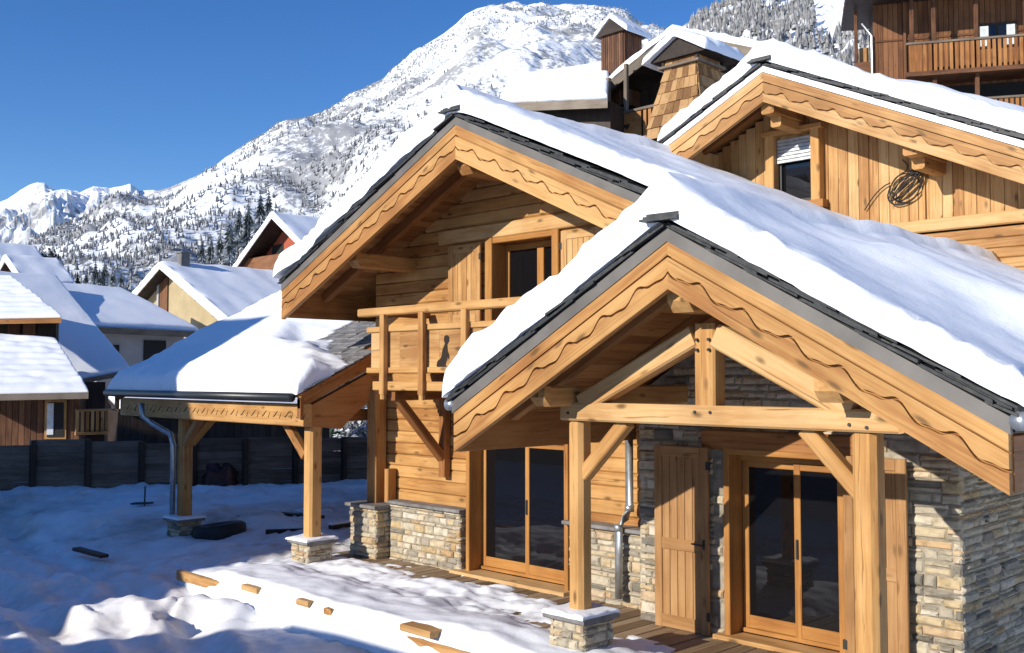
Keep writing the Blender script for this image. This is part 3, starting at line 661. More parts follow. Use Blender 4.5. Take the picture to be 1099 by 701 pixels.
# --- porch timber ----------------------------------------------------------
for (xc, w_) in ((-7.57, .21), (-4.21, .225)):
    mb = MB(); mb.beam((xc, 8.55, .52), (xc, 8.55, 2.605), w_, w_, ch=.045); obj('porch_post', mb, M['larch'], CH)
def pedestal(parent, xc, yc, zt, w_=.5, zb=-.42):
    mb = MB(); h = w_ / 2
    for (o_, u_, n_) in (((xc - h, yc - h, zb), (1, 0, 0), (0, -1, 0)), ((xc + h, yc - h, zb), (0, 1, 0), (1, 0, 0)), ((xc + h, yc + h, zb), (-1, 0, 0), (0, 1, 0)), ((xc - h, yc + h, zb), (0, -1, 0), (-1, 0, 0))):
        stone_wall(mb, o_, u_, n_, w_, zt - zb - .07, lo=.06, hi=.11, wlo=.12, whi=.26, depth=.06)
    p = obj('pedestal', mb, M['stone'], parent)
    mb = MB(); mb.box(xc - h + .02, xc + h - .02, yc - h + .02, yc + h - .02, zb, zt - .06); obj('mortar_core', mb, M['mortar'], p)
    mb = MB(); mb.box(xc - h - .05, xc + h + .05, yc - h - .05, yc + h + .05, zt - .07, zt - .01, ch=.015, ax=0); obj('coping', mb, M['slate_grey'], p)
    snow_sheet('snow_cap', p, xc - h - .06, xc + h + .06, yc - h - .06, yc + h + .06, lambda X, Y: X * 0 + zt - .012, lambda X, Y: .045 + X * 0, .08, .08, .08, .08, .05, en=.02, seed=int(abs(xc * 7)))
    return p
pedestal(CH, -7.56, 8.55, .53); pedestal(CH, -4.19, 8.55, .53)
mb = MB(); mb.beam((-7.72, 8.50, 2.715), (-3.86, 8.50, 2.715), .22, .20, ch=.02)
n_ = 9; pts = [(-3.86 + .10 * math.sin(k * math.pi / (n_ - 1)), 8.39, 2.715 + .10 * math.cos(k * math.pi / (n_ - 1))) for k in range(n_)]; mb.prism(pts[::-1], (0, .22, 0)); obj('tie_beam', mb, M['larch_pale'], CH)
mb = MB(); mb.beam((-5.83, 8.52, 2.815), (-5.83, 8.52, 3.62), .24, .2, ch=.02); obj('king_post', mb, M['larch'], CH)
mb = MB(); mb.beam((-5.70, 8.50, 3.50), (-4.30, 8.50, 2.80), .2, .24, ch=.02); obj('strut', mb, M['larch_pale'], CH)
mb = MB(); mb.beam((-5.96, 8.50, 3.50), (-7.45, 8.50, 2.80), .2, .22, ch=.02); obj('strut', mb, M['larch_pale'], CH)
mb = MB(); mb.beam((-7.50, 8.55, 2.02), (-6.90, 8.55, 2.62), .14, .15, ch=.015); obj('brace', mb, M['larch'], CH)
mb = MB(); mb.beam((-4.27, 8.55, 2.07), (-4.80, 8.55, 2.62), .14, .15, ch=.015); obj('brace', mb, M['larch'], CH)
for (x_, z_) in ((-5.90, 3.46), (-5.76, 3.46), (-5.90, 3.36), (-5.76, 3.36), (-5.92, 2.75), (-5.74, 2.75), (-4.3, 2.68), (-4.14, 2.66), (-7.6, 2.70)):
    yy = 8.395 if z_ > 2.9 else 8.385; mb = MB(); mb.tube([(x_, yy - .008, z_), (x_, yy + .02, z_)], .016, 8); obj('bolt', mb, M['iron'], CH)
# --- log walls -------------------------------------------------------------
OPN = [(-11.78, -10.33, 2.9, 5.28), (-12.15, -9.95, -1, 2.24)]
def xr_main(z):
    d = (ZM - .22 - z) / SM_; return max(-14.8, XM - d), min(-6.6 if z > 2.95 else -8.3, XM + d)
mb = MB(); logs_front(mb, 11.2, (.95, 6.7), xr_main, OPN, .16, .2); obj('log_wall', mb, M['larch'], CH)
mb = MB(); mb.box(-14.6, -8.32, 11.62, 11.7, -.3, 4.6); mb.prism([(-14.6, 11.63, 4.6), (-6.6, 11.63, 4.6), (XM, 11.63, ZM - .2)], (0, .14, 0)); obj('wall_core', mb, M['dark_wood'], CH)
mb = MB(); z = -.3
while z < 4.92: mb.beam((-14.72, 11.37, z + .1), (-14.72, 18, z + .1), .16, .196, ch=.022); z += .2
obj('log_wall', mb, M['larch_red'], CH)
mb = MB(); mb.beam((-14.55, 11.05, .88), (-14.55, 11.05, 2.9), .26, .26, ch=.025); mb.beam((-14.2, 11.08, .93), (-14.2, 11.08, 1.5), .1, .2, ch=.02); obj('corner_post', mb, M['larch'], CH)
for k in range(8):                                                  # log ends by the corner
    pass
# lintels
mb = MB(); mb.box(-13.0, -9.3, 11.13, 11.2, 5.29, 5.52, ch=.02); obj('lintel', mb, M['larch_pale'], CH)
def obj_plinth(mb, core, cop):
    p = obj('stone_plinth', mb, M['stone'], CH)
    mb = MB(); mb.box(*core, ax=0); obj('mortar_core', mb, M['mortar'], p)
    mb = MB(); mb.box(*cop, ch=.012, ax=0); obj('coping', mb, M['slate_grey'], p)
# --- stone plinth and porch walls -----------------------------------------
mb = MB()
stone_wall(mb, (-14.86, 10.70, -.35), (1, 0, 0), (0, -1, 0), .76, 1.19); stone_wall(mb, (-14.10, 10.70, -.35), (0, 1, 0), (1, 0, 0), .4, 1.19); obj_plinth(mb, (-14.84, -14.12, 10.72, 11.3, -.35, .84), (-14.92, -14.06, 10.64, 11.2, .84, .90)); mb = MB()
stone_wall(mb, (-14.05, 10.96, -.35), (1, 0, 0), (0, -1, 0), 1.80, 1.28); stone_wall(mb, (-12.25, 10.96, -.35), (0, 1, 0), (1, 0, 0), .3, 1.28); obj_plinth(mb, (-14.08, -12.27, 10.98, 11.3, -.35, .93), (-14.04, -12.18, 10.88, 11.19, .93, .985)); mb = MB()
stone_wall(mb, (-9.92, 10.96, -.35), (1, 0, 0), (0, -1, 0), 1.62, 1.34)
obj_plinth(mb, (-9.9, -8.3, 10.98, 11.3, -.35, .99), (-9.99, -8.28, 10.88, 11.19, .99, 1.045))
mb = MB(); YW = 10.55
def skip_p(a, b, c, d):
    x0, x1 = -8.32 + a, -8.32 + b; z0 = -.35 + c
    return (x1 > -7.0 and x0 < -5.45 and z0 < 2.22)
stone_wall(mb, (-8.32, YW, -.35), (1, 0, 0), (0, -1, 0), 4.1, 4.6, top=lambda a: zp(-8.32 + a) - .2 + .35, skip=skip_p, whi=.48)
stone_wall(mb, (-4.22, YW, -.35), (0, 1, 0), (1, 0, 0), 5.6, 3.0, whi=.42, hi=.11)
stone_wall(mb, (-8.32, 11.2, -.35), (0, -1, 0), (-1, 0, 0), .65, 3.2)
SW = obj('stone_wall', mb, M['stone'], CH)
mb = MB(); mb.box(-8.30, -7.0, YW + .02, YW + .4, -.4, 2.9, ax=2); mb.box(-5.45, -4.24, YW + .02, YW + .4, -.4, 2.9, ax=2); mb.box(-7.0, -5.45, YW + .02, YW + .4, 2.24, 2.9, ax=0); mb.prism([(-8.3, YW + .02, 2.9), (-4.24, YW + .02, 2.9), (-4.7, YW + .02, zp(-4.7) - .2), (XP, YW + .02, ZP - .2), (-7.6, YW + .02, zp(-7.6) - .2)], (0, .3, 0)); mb.box(-4.5, -4.24, YW + .4, 16, -.4, 2.7); obj('mortar_core', mb, M['mortar'], SW)
# lintel over the porch door
mb = MB(); mb.box(-7.30, -5.30, YW - .07, YW + .05, 2.22, 2.46, ch=.02); obj('lintel', mb, M['larch_red'], CH)
# --- doors and windows -----------------------------------------------------
def sliding_door(x0, x1, y, z0, z1, jamb=.30, split=.5, mat='joinery', casing=True):
    mb = MB()
    if casing:
        mb.box(x0 - .02, x0 + .06, y - .24, y + .08, z0 - .12, z1 + .02, ch=.008); mb.box(x1 - .06, x1 + .02, y - .24, y + .08, z0 - .12, z1 + .02, ch=.008); mb.box(x0 + .06, x1 - .06, y - .24, y + .08, z1 - .05, z1 + .02, ch=.008, ax=0)
    a, b = x0 + .07, x1 - .07; zt = z1 - .06
    mb.box(a, b, y, y + .1, zt - .07, zt, ch=.006); mb.box(a, b, y - .01, y + .1, z0, z0 + .05, ch=.006)
    mid_ = a + (b - a) * split
    d = obj('sliding_door', mb, M[mat], CH)
    for (p, q, yy) in ((a, mid_ + .04, y + .055), (mid_ - .04, b, y + .015)):
        mb = MB(); zl, zh = z0 + .05, zt - .07
        mb.box(p, p + .085, yy - .02, yy + .03, zl, zh, ch=.006); mb.box(q - .085, q, yy - .02, yy + .03, zl, zh, ch=.006); mb.box(p + .085, q - .085, yy - .018, yy + .028, zl, zl + .15, ch=.006, ax=0); mb.box(p + .085, q - .085, yy - .018, yy + .028, zh - .08, zh, ch=.006, ax=0)
        obj('sash', mb, M[mat], d)
        mb = MB(); mb.box(p + .08, q - .08, yy - .002, yy + .014, zl + .14, zh - .07, ax=0); obj('pane', mb, M['glass'], d)
    mb = MB(); mb.box(mid_ - .01, mid_ + .015, y - .03, y - .005, 1.0, 1.22, ch=.004); obj('handle', mb, M['iron'], d)
    return d
sliding_door(-12.12, -9.98, 11.22, .05, 2.22, split=.52); sliding_door(-6.98, -5.47, 10.72, .05, 2.22, split=.55)
mb = MB(); mb.box(-12.35, -9.9, 10.82, 11.22, -.03, .04, ch=.01); obj('sill', mb, M['larch_pale'], CH)
mb = MB(); mb.box(-7.1, -5.2, 10.38, 10.72, -.03, .04, ch=.01); obj('sill', mb, M['larch_pale'], CH)
# upper balcony door
mb = MB()
mb.box(-11.86, -11.70, 11.12, 11.5, 2.95, 5.29, ch=.012); mb.box(-10.41, -10.27, 11.12, 11.5, 2.95, 5.29, ch=.012); mb.box(-11.7, -10.41, 11.14, 11.5, 5.2, 5.29, ch=.012, ax=0)
mb.box(-11.7, -11.62, 11.44, 11.52, 2.95, 5.2, ch=.006); mb.box(-10.49, -10.41, 11.44, 11.52, 2.95, 5.2, ch=.006); mb.box(-11.62, -10.49, 11.44, 11.52, 5.1, 5.2, ch=.006, ax=0); mb.box(-11.0, -10.86, 11.43, 11.51, 2.95, 5.1, ch=.006)
bd = obj('balcony_door', mb, M['joinery'], CH)
for (a, b) in ((-11.62, -11.0), (-10.86, -10.49)): mb = MB(); mb.box(a, b, 11.47, 11.49, 2.95, 5.1, ax=2); obj('pane', mb, M['glass'], bd)
def shutter(x0, x1, y, z0, z1, flip=False, handle=False, mat='larch_pale', label=None):
    mb = MB(); fw = .115; mb.box(x0, x0 + fw, y, y + .045, z0, z1, ch=.008); mb.box(x1 - fw, x1, y, y + .045, z0, z1, ch=.008)
    zm_ = z0 + (z1 - z0) * .46
    for (a, b) in ((z0, z0 + .16), (zm_ - .07, zm_ + .07), (z1 - .13, z1)): mb.box(x0 + fw, x1 - fw, y + .002, y + .043, a, b, ch=.008, ax=0)
    n = max(2, round((x1 - x0 - 2 * fw) / .115)); wd = (x1 - x0 - 2 * fw) / n
    for k in range(n): mb.box(x0 + fw + k * wd + .003, x0 + fw + (k + 1) * wd - .003, y + .014, y + .034, z0 + .05, z1 - .05, ch=.004, ax=2)
    s = obj('shutter', mb, M[mat], CH)
    if label: s['label'] = label
    if handle:
        mb = MB(); hx = x1 - .06; hz = zm_ + .04; mb.tube([(hx, y - .005, hz - .02), (hx, y - .05, hz), (hx - .14, y - .05, hz + .005)], .011, 8); mb.box(hx - .015, hx + .015, y - .008, y + .004, hz - .06, hz + .06); obj('handle', mb, M['iron'], s)
    mb = MB()
    for zz in (z0 + .22, z1 - .22): mb.box((x0 if not flip else x1) - .025, (x0 if not flip else x1) + .025, y - .006, y + .03, zz - .05, zz + .05, ch=.003)
    obj('hinge', mb, M['iron'], s)
    return s
shutter(-12.72, -11.95, 11.10, 3.0, 5.24, True); shutter(-10.2, -9.43, 11.10, 3.0, 5.24)
shutter(-7.97, -7.17, 10.40, .0, 2.24, True, True, 'leaf'); shutter(-5.42, -4.72, 10.40, .0, 2.24, mat='leaf')
# --- balcony ---------------------------------------------------------------
BY = 10.0; bx0, bx1 = -13.32, -8.9
mb = MB(); y = BY + .08
while y < 11.15: mb.box(bx0 + .05, bx1, y, y + .135, 2.93, 2.97, ch=.005); y += .14
BAL = obj('balcony', mb, M['larch_red'], CH)
for k, bxx in enumerate((-12.82, -10.9, -9.4)):
    mb = MB()
    mb.beam((bxx, BY + .02, 2.82), (bxx, 11.3, 2.82), .18, .2, ch=.02)
    if k == 0: mb.beam((bxx, BY + .12, 2.76), (bxx - .02, 11.13, 1.72), .13, .16, (1, 0, 0), ch=.015); mb.beam((bxx, 11.12, 1.45), (bxx, 11.12, 2.75), .15, .14, ch=.015)
    obj('bracket', mb, M['larch_red'], BAL)
mb = MB(); mb.box(bx0 - .25, bx1, BY - .10, BY + .10, 4.06, 4.19, ch=.02); mb.box(bx0 - .02, bx0 + .16, BY + .10, 11.1, 4.07, 4.18, ch=.02); obj('handrail', mb, M['larch'], BAL)
mb = MB(); mb.box(bx0 - .08, bx1, BY - .04, BY + .06, 3.80, 3.89, ch=.012); mb.box(bx0 - .08, bx1, BY - .04, BY + .06, 3.15, 3.24, ch=.012); mb.box(bx0 + .1, bx1, BY - .05, BY + .08, 2.88, 3.02, ch=.012)
mb.box(bx0 - .05, bx0 + .06, BY + .06, 11.1, 3.80, 3.89, ch=.012); obj('rail', mb, M['larch'], BAL)
mb = MB(); x = bx0
while x < bx1 - .02:
    wd = random.uniform(.3, .55); mb.box(x, min(x + wd, bx1) - .003, BY - .005, BY + .022, 3.2, 3.84, ax=0); x += wd
mb.box(bx0 - .0, bx0 + .025, BY + .03, 11.1, 3.2, 3.84, ax=1); obj('panel', mb, M['larch_pale'], BAL)
for xq in (-12.9, -11.95, -10.98, -10.0, -9.05):
    mb = MB(); mb.beam((xq, BY - .085, 2.82), (xq, BY - .085, 4.07), .115, .09, (0, 1, 0), .01); mb.beam((xq, BY - .085, 2.74), (xq, BY - .085, 2.83), .09, .08, (0, 1, 0), .02); obj('baluster_post', mb, M['larch'], BAL)
# near-black marmot plate on the panel, coloured as the shade of a cut-out
c0 = onY(477, 378, BY - .01); sil = [(.10, .30), (.05, .32), (-.01, .29), (-.02, .22), (.01, .16), (-.06, .05), (-.08, -.06), (-.12, -.12), (-.2, -.16), (-.23, -.25), (-.16, -.31), (-.06, -.33), (.06, -.33), (.09, -.28), (.03, -.24), (.08, -.1), (.13, -.13), (.14, -.07), (.09, .02), (.08, .14), (.13, .2), (.13, .27)]
mb = MB(); mb.prism([(c0[0] + a * .8, BY - .009, c0[2] + b * .8) for a, b in sil], (0, .006, 0)); obj('cut_out_shade', mb, M['cut'], BAL)
# downpipes
mb = MB(); p = [onY(675, 450, 11.0), onY(675, 545, 11.0), onY(671, 556, 10.92), onY(664, 566, 10.84), onY(663, 642, 10.84)]; p[1][:2] = p[0][:2]; p[4][:2] = p[3][:2]; mb.tube(p, .055, 14)
for q in (p[1], p[3]): mb.tube([q + np.array([0, 0, .04]), q - np.array([0, 0, .05])], .064, 14)
obj('downpipe', mb, M['zinc'], CH, True)
# ================================================================== CARPORT
CP = thing('carport', 'open timber carport with thick rounded snow roof left of the golden chalet', 'carport', (-18.5, 11, 0))
ZC = 2.80
def cpz(Y): return ZC + .47 * (Y - 9.4)
cx0, cx1 = -21.7, -14.45
mb = MB()
mb.prism([(cx0, 9.42, cpz(9.42)), (cx0, 9.42, cpz(9.42) - .06), (cx0, 11.12, cpz(11.12) - .06), (cx0, 11.12, cpz(11.12))], (cx1 - cx0, 0, 0), (1, 0, 0))
mb.prism([(cx0, 11.12, cpz(11.12)), (cx0, 11.12, cpz(11.12) - .06), (cx0, 13.9, cpz(13.9) - .06), (cx0, 13.9, cpz(13.9))], (-14.83 - cx0, 0, 0), (1, 0, 0))
CR_ = obj('carport_roof', mb, M['larch_red'], CP)
mb = MB()                                             # exposed slates by the balcony
for r_ in range(15):
    y0 = 9.45 + r_ * .20; x = -18.3 if r_ > 3 else -15.2; xe = cx1 + .04 if y0 < 10.85 else -14.9
    while x < xe:
        L_ = random.uniform(.3, .55); e = min(x + L_, xe)
        if e - x > .1:
            q = [(x, y0 + random.uniform(-.02, .02), cpz(y0) + .03 + random.uniform(0, .012)), (e - .008, y0 + random.uniform(-.02, .02), cpz(y0) + .03 + random.uniform(0, .012)), (e - .008, y0 + .34, cpz(y0 + .34) + .012), (x, y0 + .34, cpz(y0 + .34) + .012)]
            mb.prism(q, (0, 0, .02))
        x += L_
obj('slate_edge', mb, M['slate_grey'], CR_)
def cp_th(X, Y):
    t = .40 + .06 * fbm(X * .5, Y * .5, 0, 3, 71) + .05 * sstep(10, 12, Y)
    bare = sstep(9.9, 10.9, Y + .38 * (X + 15.2) + .30 * fbm(X * 1.1, Y * 1.1, 0, 4, 72)) * sstep(-18.2, -16.9, X + .4 * fbm(X, Y, 0, 2, 73))
    return t * (1 - bare)
snow_sheet('roof_snow', CR_, cx0 - .12, cx1 - .02, 9.33, 13.9, lambda X, Y: cpz(Y) + .035, cp_th, .75, .22, .42, .1, .1, drop=lambda X, Y: (cp_th(X, Y) < .02) | ((Y > 11.1) & (X > -14.85)), en=.05, seed=8)
mb = MB(); mb.tube([(cx0 - .05, 9.30, ZC - .05), (cx1 - .1, 9.30, ZC - .05)], .075, 14); obj('gutter', mb, M['dark_metal'], CP, True)
mb = MB(); mb.box(-21.5, -14.5, 9.50, 9.66, 2.27, 2.64, ch=.015); FB = obj('plate_beam', mb, M['larch'], CP)
mb = MB(); x = -21.2
while x < -14.7:                                     # dark slivers on the beam face, coloured as shade in a carved scroll
    for (dx, dz, L_) in ((0, 0, .16), (.2, -.02, .07)):
        q = [(x + dx + L_ * k / 6, 9.497, 2.45 + dz + .05 * math.sin((k / 6 - .5) * 2.6) + .012) for k in range(7)]; q2 = [(a, b, c - .028 * math.sin(math.pi * (k + .5) / 7)) for k, (a, b, c) in enumerate(q)]
        mb = MB(); mb.prism(q2 + q[::-1], (0, .008, 0)); obj('carving_shade', mb, M['cut'], FB)
    x += .36
for (xc, yc) in ((-14.75, 9.86), (-19.27, 9.86), (-19.85, 13.3)):
    mb = MB(); mb.beam((xc, yc, .02), (xc, yc, 2.3 if yc < 12 else 3.9), .24, .24, ch=.04); obj('post', mb, M['larch'], CP)
    pedestal(CP, xc, yc, .05, .5, -.55) if yc > 10 else pedestal(CP, xc, yc, .38 if xc > -16 else .30, .5, -.45)
for xc, s_ in ((-14.75, -1), (-19.27, 1)):
    mb = MB(); mb.beam((xc + s_ * .12, 9.8, 1.75), (xc + s_ * .75, 9.8, 2.32), .13, .15, ch=.015); obj('brace', mb, M['larch'], CP)
mb = MB(); mb.beam((-19.27, 9.98, 1.75), (-19.27, 10.7, 2.5), .13, .15, ch=.015); obj('brace', mb, M['larch'], CP)
for xc in (-14.55, -21.6):
    mb = MB(); mb.box(xc - .05, xc + .05, 9.44, 9.5, 2.4, 2.72)
    q = [(xc - .04, 9.44, cpz(9.44) - .07), (xc - .04, 13.8, cpz(13.8) - .07), (xc - .04, 13.8, cpz(13.8) - .27), (xc - .04, 9.44, cpz(9.44) - .25)]; mb.prism(q, (.08, 0, 0), (0, 1, .47)); obj('barge_board', mb, M['larch_red'], CP)
x = -21.0
while x < -14.7:
    mb = MB(); mb.beam((x, 9.66, cpz(9.66) - .15), (x, 13.8, cpz(13.8) - .15), .12, .16, ch=.01); obj('rafter', mb, M['larch_red'], CP); x += .9
q = [(-14.70, 9.66, 2.27), (-14.70, 10.3, 2.20), (-14.70, 10.55, 2.42), (-14.70, 11.2, 2.9), (-14.70, 11.2, 3.3), (-14.70, 9.66, 2.6)]; mb = MB(); mb.prism(q, (.14, 0, 0), (0, 1, 0)); obj('knee_board', mb, M['larch_red'], CP)
mb = MB(); mb.box(-20.2, -14.8, 13.2, 13.36, 3.45, 3.7, ch=.01); mb.box(-14.9, -14.74, 9.9, 13.3, 2.32, 2.52, ch=.01); obj('tie_beam', mb, M['larch_red'], CP)
mb = MB(); p = [onY(152, 433, 9.32), onY(153, 447, 9.36), onY(164, 455, 9.5), onY(183, 466, 9.66), onY(186, 478, 9.68), onY(184, 552, 9.66)]; p[5][:2] = p[4][:2]; mb.tube(p, .055, 12); obj('downpipe', mb, M['zinc'], CP, True)
# ================================================================== SECOND CHALET (upper right)
C3 = thing('chalet', 'pale larch chalet with vertical board gable and small shuttered window at upper right', 'house', (-7.5, 16.2, 4))
X3, Z3, S3, Y3 = -9.15, 8.36, .475, 15.0
def z3(x): return Z3 - S3 * abs(x - X3)
L3, R3_ = 2.15, 6.6
mb = MB()
mb.prism([(X3, 15.08, Z3 - .01), (X3 - L3, 15.08, z3(X3 - L3) - .01), (X3 - L3, 15.08, z3(X3 - L3) - .16), (X3, 15.08, Z3 - .16)], (0, 9, 0), (0, 1, 0)); mb.prism([(X3, 15.08, Z3 - .01), (X3, 15.08, Z3 - .16), (X3 + R3_, 15.08, z3(X3 + R3_) - .16), (X3 + R3_, 15.08, z3(X3 + R3_) - .01)], (0, 9, 0), (0, 1, 0))
R3o = obj('roof', mb, M['slate'], C3)
slates(R3o, X3, Z3, S3, Y3, L3, R3_); flash_strip(R3o, X3, Z3, S3, Y3, L3, R3_, .13, 'snow', 'snow_strip')
# fresh snow line lying on the flashing
bargeboards(C3, X3, Z3, S3, Y3, L3, R3_, .14, .50, M['larch_pale'])
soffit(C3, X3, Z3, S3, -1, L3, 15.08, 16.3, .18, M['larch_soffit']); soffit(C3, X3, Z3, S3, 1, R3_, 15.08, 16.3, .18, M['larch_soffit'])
def t3(X, Y): return .33 + .07 * fbm(X * .7, Y * .7, 0, 3, 91) + .05 * np.exp(-((X - X3) / .4) ** 2) + .34 * np.exp(-((Y - 18.) / 1.0) ** 2) * sstep(-8.6, -7.6, X) * (1 - sstep(-6.3, -5.0, X))
snow_sheet('roof_snow', R3o, X3 - L3 - .1, X3 + R3_ + .1, Y3 - .03, 24, lambda X, Y: Z3 + .075 - S3 * np.abs(X - X3), t3, .22, .22, .2, .3, .12, en=.06, seed=14)
mb = MB(); x = -10.95
while x < -3.0:
    wd = random.uniform(.15, .22); zt = min(z3(x), z3(x + wd)) - .2; zb = 5.62 if x > -8.2 else 6.0; zb = zb if x > -8.2 else 5.6
    yf = 16.2 + random.uniform(-.008, .004)
    for (za, zb_) in (((5.60, 6.13), (7.29, zt)) if (x + wd > -9.6 and x < -8.84) else ((5.60, zt),)):
        if zb_ > za + .03: mb.box(x, x + wd - .006, yf, 16.26, za, zb_, ch=.006, ax=2)
    x += wd
obj('board_wall', mb, M['larch_pale'], C3)
mb = MB(); z = 3.3
while z < 5.38: mb.box(-8.2, -2.9, 16.18, 16.34, z, z + .155, ch=.014); z += .16
obj('plank_wall', mb, M['larch_pale'], C3)
mb = MB(); mb.box(-8.3, -2.9, 16.10, 16.2, 5.40, 5.60, ch=.02); mb.box(-6.97, -6.93, 16.16, 16.2, 5.6, 6.6); obj('rail_board', mb, M['larch_pale'], C3)
mb = MB(); mb.box(-10.95, -3, 16.27, 23.5, 3.0, 5.55); mb.prism([(-10.95, 16.27, 5.55), (-3, 16.27, 5.55), (X3 + 5.5, 16.27, z3(X3 + 5.5) - .2), (X3, 16.27, Z3 - .2), (-10.95, 16.27, z3(-10.95) - .2)], (0, 7, 0)); obj('wall_core', mb, M['dark_wood'], C3)
mb = MB(); mb.box(-11.02, -10.85, 15.2, 16.25, 5.0, 7.25, ch=.01, ax=2); obj('side_panel', mb, M['larch_pale'], C3)
for (x_, dz) in ((X3, .70), (X3 + 2.45, .62), (X3 + 4.6, .62)):
    mb = MB(); zc = z3(x_) - dz; mb.beam((x_, 15.14, zc), (x_, 16.3, zc), .24, .24, ch=.025); mb.beam((x_, 15.4, zc - .2), (x_, 16.25, zc - .2), .2, .2, ch=.03); obj('purlin', mb, M['larch'], C3)
for s_, Ln in ((-1, 2.0), (1, 6.4)):
    mb = MB(); mb.beam((X3, 15.75, Z3 - .27), (X3 + s_ * Ln, 15.75, Z3 - S3 * Ln - .27), .12, .16, ch=.01); obj('rafter', mb, M['larch_soffit'], C3)
wx0, wx1, wz0, wz1 = -9.58, -8.86, 6.22, 7.28
mb = MB()
mb.box(wx0 - .17, wx0, 16.02, 16.3, wz0 - .14, wz1 + .16, ch=.015); mb.box(wx1, wx1 + .17, 16.02, 16.3, wz0 - .14, wz1 + .16, ch=.015); mb.box(wx0 - .24, wx1 + .24, 16.0, 16.3, wz0 - .22, wz0 - .08, ch=.015, ax=0); mb.box(wx0 - .22, wx1 + .22, 16.0, 16.3, wz1 + .1, wz1 + .2, ch=.015, ax=0)
WN = obj('window', mb, M['larch'], C3)
mb = MB(); mb.box(wx0, wx1, 16.245, 16.262, wz0 - .08, wz1, ax=0); obj('pane', mb, M['glass'], WN)
mb = MB(); mb.box(wx0, wx0 + .06, 16.2, 16.244, wz0 - .08, wz1); mb.box(wx1 - .06, wx1, 16.2, 16.244, wz0 - .08, wz1); mb.box(wx0 + .06, wx1 - .06, 16.2, 16.244, wz0 - .08, wz0, ax=0); obj('frame', mb, M['iron'], WN)
mb = MB()
for k in range(7): mb.box(wx0 + .01, wx1 - .01, 16.13, 16.16, wz1 + .04 - .062 * (k + 1), wz1 + .034 - .062 * k, ch=.006, ax=0)
obj('roller_blind', mb, M['zinc'], WN)
# coil of cable on the gable
mb = MB(); c0 = np.array([-7.24, 16.14, 6.17])
for k in range(6):
    r_ = random.uniform(.2, .29); ox, oz = random.uniform(-.07, .07), random.uniform(-.05, .05); e = random.uniform(.75, 1.)
    mb.tube([c0 + np.array([ox + r_ * math.cos(a), -.015 * k + .02 * math.sin(3 * a), oz + r_ * e * math.sin(a + .3 * k)]) for a in np.linspace(0, 6.283, 29)[:-1]], .011, 6, closed=True)
mb.tube([c0 + np.array([.05 * math.sin(k), 0, .25 + .05 * k]) for k in range(5)], .011, 6); mb.tube([c0 + np.array([-.25 - .09 * k, 0, .1 - .012 * k * k - .02 * k]) for k in range(6)], .010, 6)
tag(obj('cable_coil', mb, M['iron'], loc=c0), 'tangled coil of black cable hanging on the pale board gable at upper right', 'cable')
# ================================================================== DARK CHALET BEHIND, CHIMNEYS
K = thing('chalet', 'dark brown chalet with snowy gable and heart-cut balcony behind the two golden gables', 'house', (-20, 27.3, 6))
ka = at(722, 26, 34.0); XK, YK, ZK = ka; SK = .41
def zk(x): return ZK - SK * abs(x - XK)
LK, RK = 3.9, 4.2
mb = MB()
for s_, Ln in ((-1, LK), (1, RK)):
    q = [(XK, YK, ZK - .25), (XK + s_ * Ln, YK, zk(XK + Ln) - .25), (XK + s_ * Ln, YK, zk(XK + Ln) - .43), (XK, YK, ZK - .43)]
    mb.prism(q if s_ < 0 else q[::-1], (0, 9, 0), (0, 1, 0))
RK_o = obj('roof', mb, M['dark_wood'], K)
mb = MB()
for s_, Ln in ((-1, LK), (1, RK)):
    s = np.linspace(0, Ln, 6); strip(mb, s, np.full(6, .22), np.full(6, .62), YK - .06, YK, XK, ZK, SK, s_)
obj('bargeboard', mb, M['grey_wood'], RK_o)
snow_sheet('roof_snow', RK_o, XK - LK - .1, XK + RK, YK - .08, YK + 9, lambda X, Y: ZK - .245 - SK * np.abs(X - XK), lambda X, Y: .25 + .05 * fbm(X, Y * .6, 0, 2, 5), .2, .2, .18, .2, .2, en=.04, seed=21, mat=M['snow_far'])
mb = MB(); x = XK - 3.0
while x < XK + 3.6: wd = .2; mb.box(x, x + wd - .01, YK + 1.5, YK + 1.58, 4, min(zk(x), zk(x + wd)) - .45, ch=.01, ax=2); x += wd
mb.box(XK - 3.0, XK + 3.6, YK + 1.6, YK + 8.5, 3.0, ZK - 2.0); obj('board_wall', mb, M['dark_wood'], K)
mb = MB(); bz = 11.95
kby = YK - .55; kb0, kb1 = onY(645, 125, kby)[0], onY(790, 118, kby)[0]
mb.box(kb0, kb1, kby, YK + 1.5, bz - 1.1, bz - .98); BK = obj('balcony', mb, M['brown'], K)
mb = MB(); mb.box(kb0 - .1, kb1, kby - .07, kby + .07, bz, bz + .09, ch=.01); obj('handrail', mb, M['grey_wood'], BK)
mb = MB(); mb.box(kb0, kb0 + 1.75, kby - .02, kby + .02, bz - 1.0, bz - .01, ax=0); x = kb0 + 1.85
while x < kb1: mb.box(x, x + .12, kby - .02, kby + .02, bz - 1.0, bz - .01, ax=2); x += .2
obj('panel', mb, M['larch_red'], BK)
mb = MB()
for hx in (kb0 + .45, kb0 + 1.15):
    pts = []
    for k in range(16):
        a = 2 * math.pi * k / 16; pts.append((hx + .008 * 16 * math.sin(a) ** 3, kby - .022, bz - .45 + .008 * (13 * math.cos(a) - 5 * math.cos(2 * a) - 2 * math.cos(3 * a) - math.cos(4 * a))))
    mb.prism(pts[::-1], (0, .004, 0))
obj('heart_shade', mb, M['cut'], BK)  # near-black hearts laid on the panel in place of shaded openings
for px in (653, 672):
    q = onY(px, 100, kby + .1); mb = MB(); mb.beam((q[0], q[1], bz - 1.0), (q[0], q[1], zk(q[0]) - .42), .14, .14, ch=.02); obj('post', mb, M['grey_wood'], K)
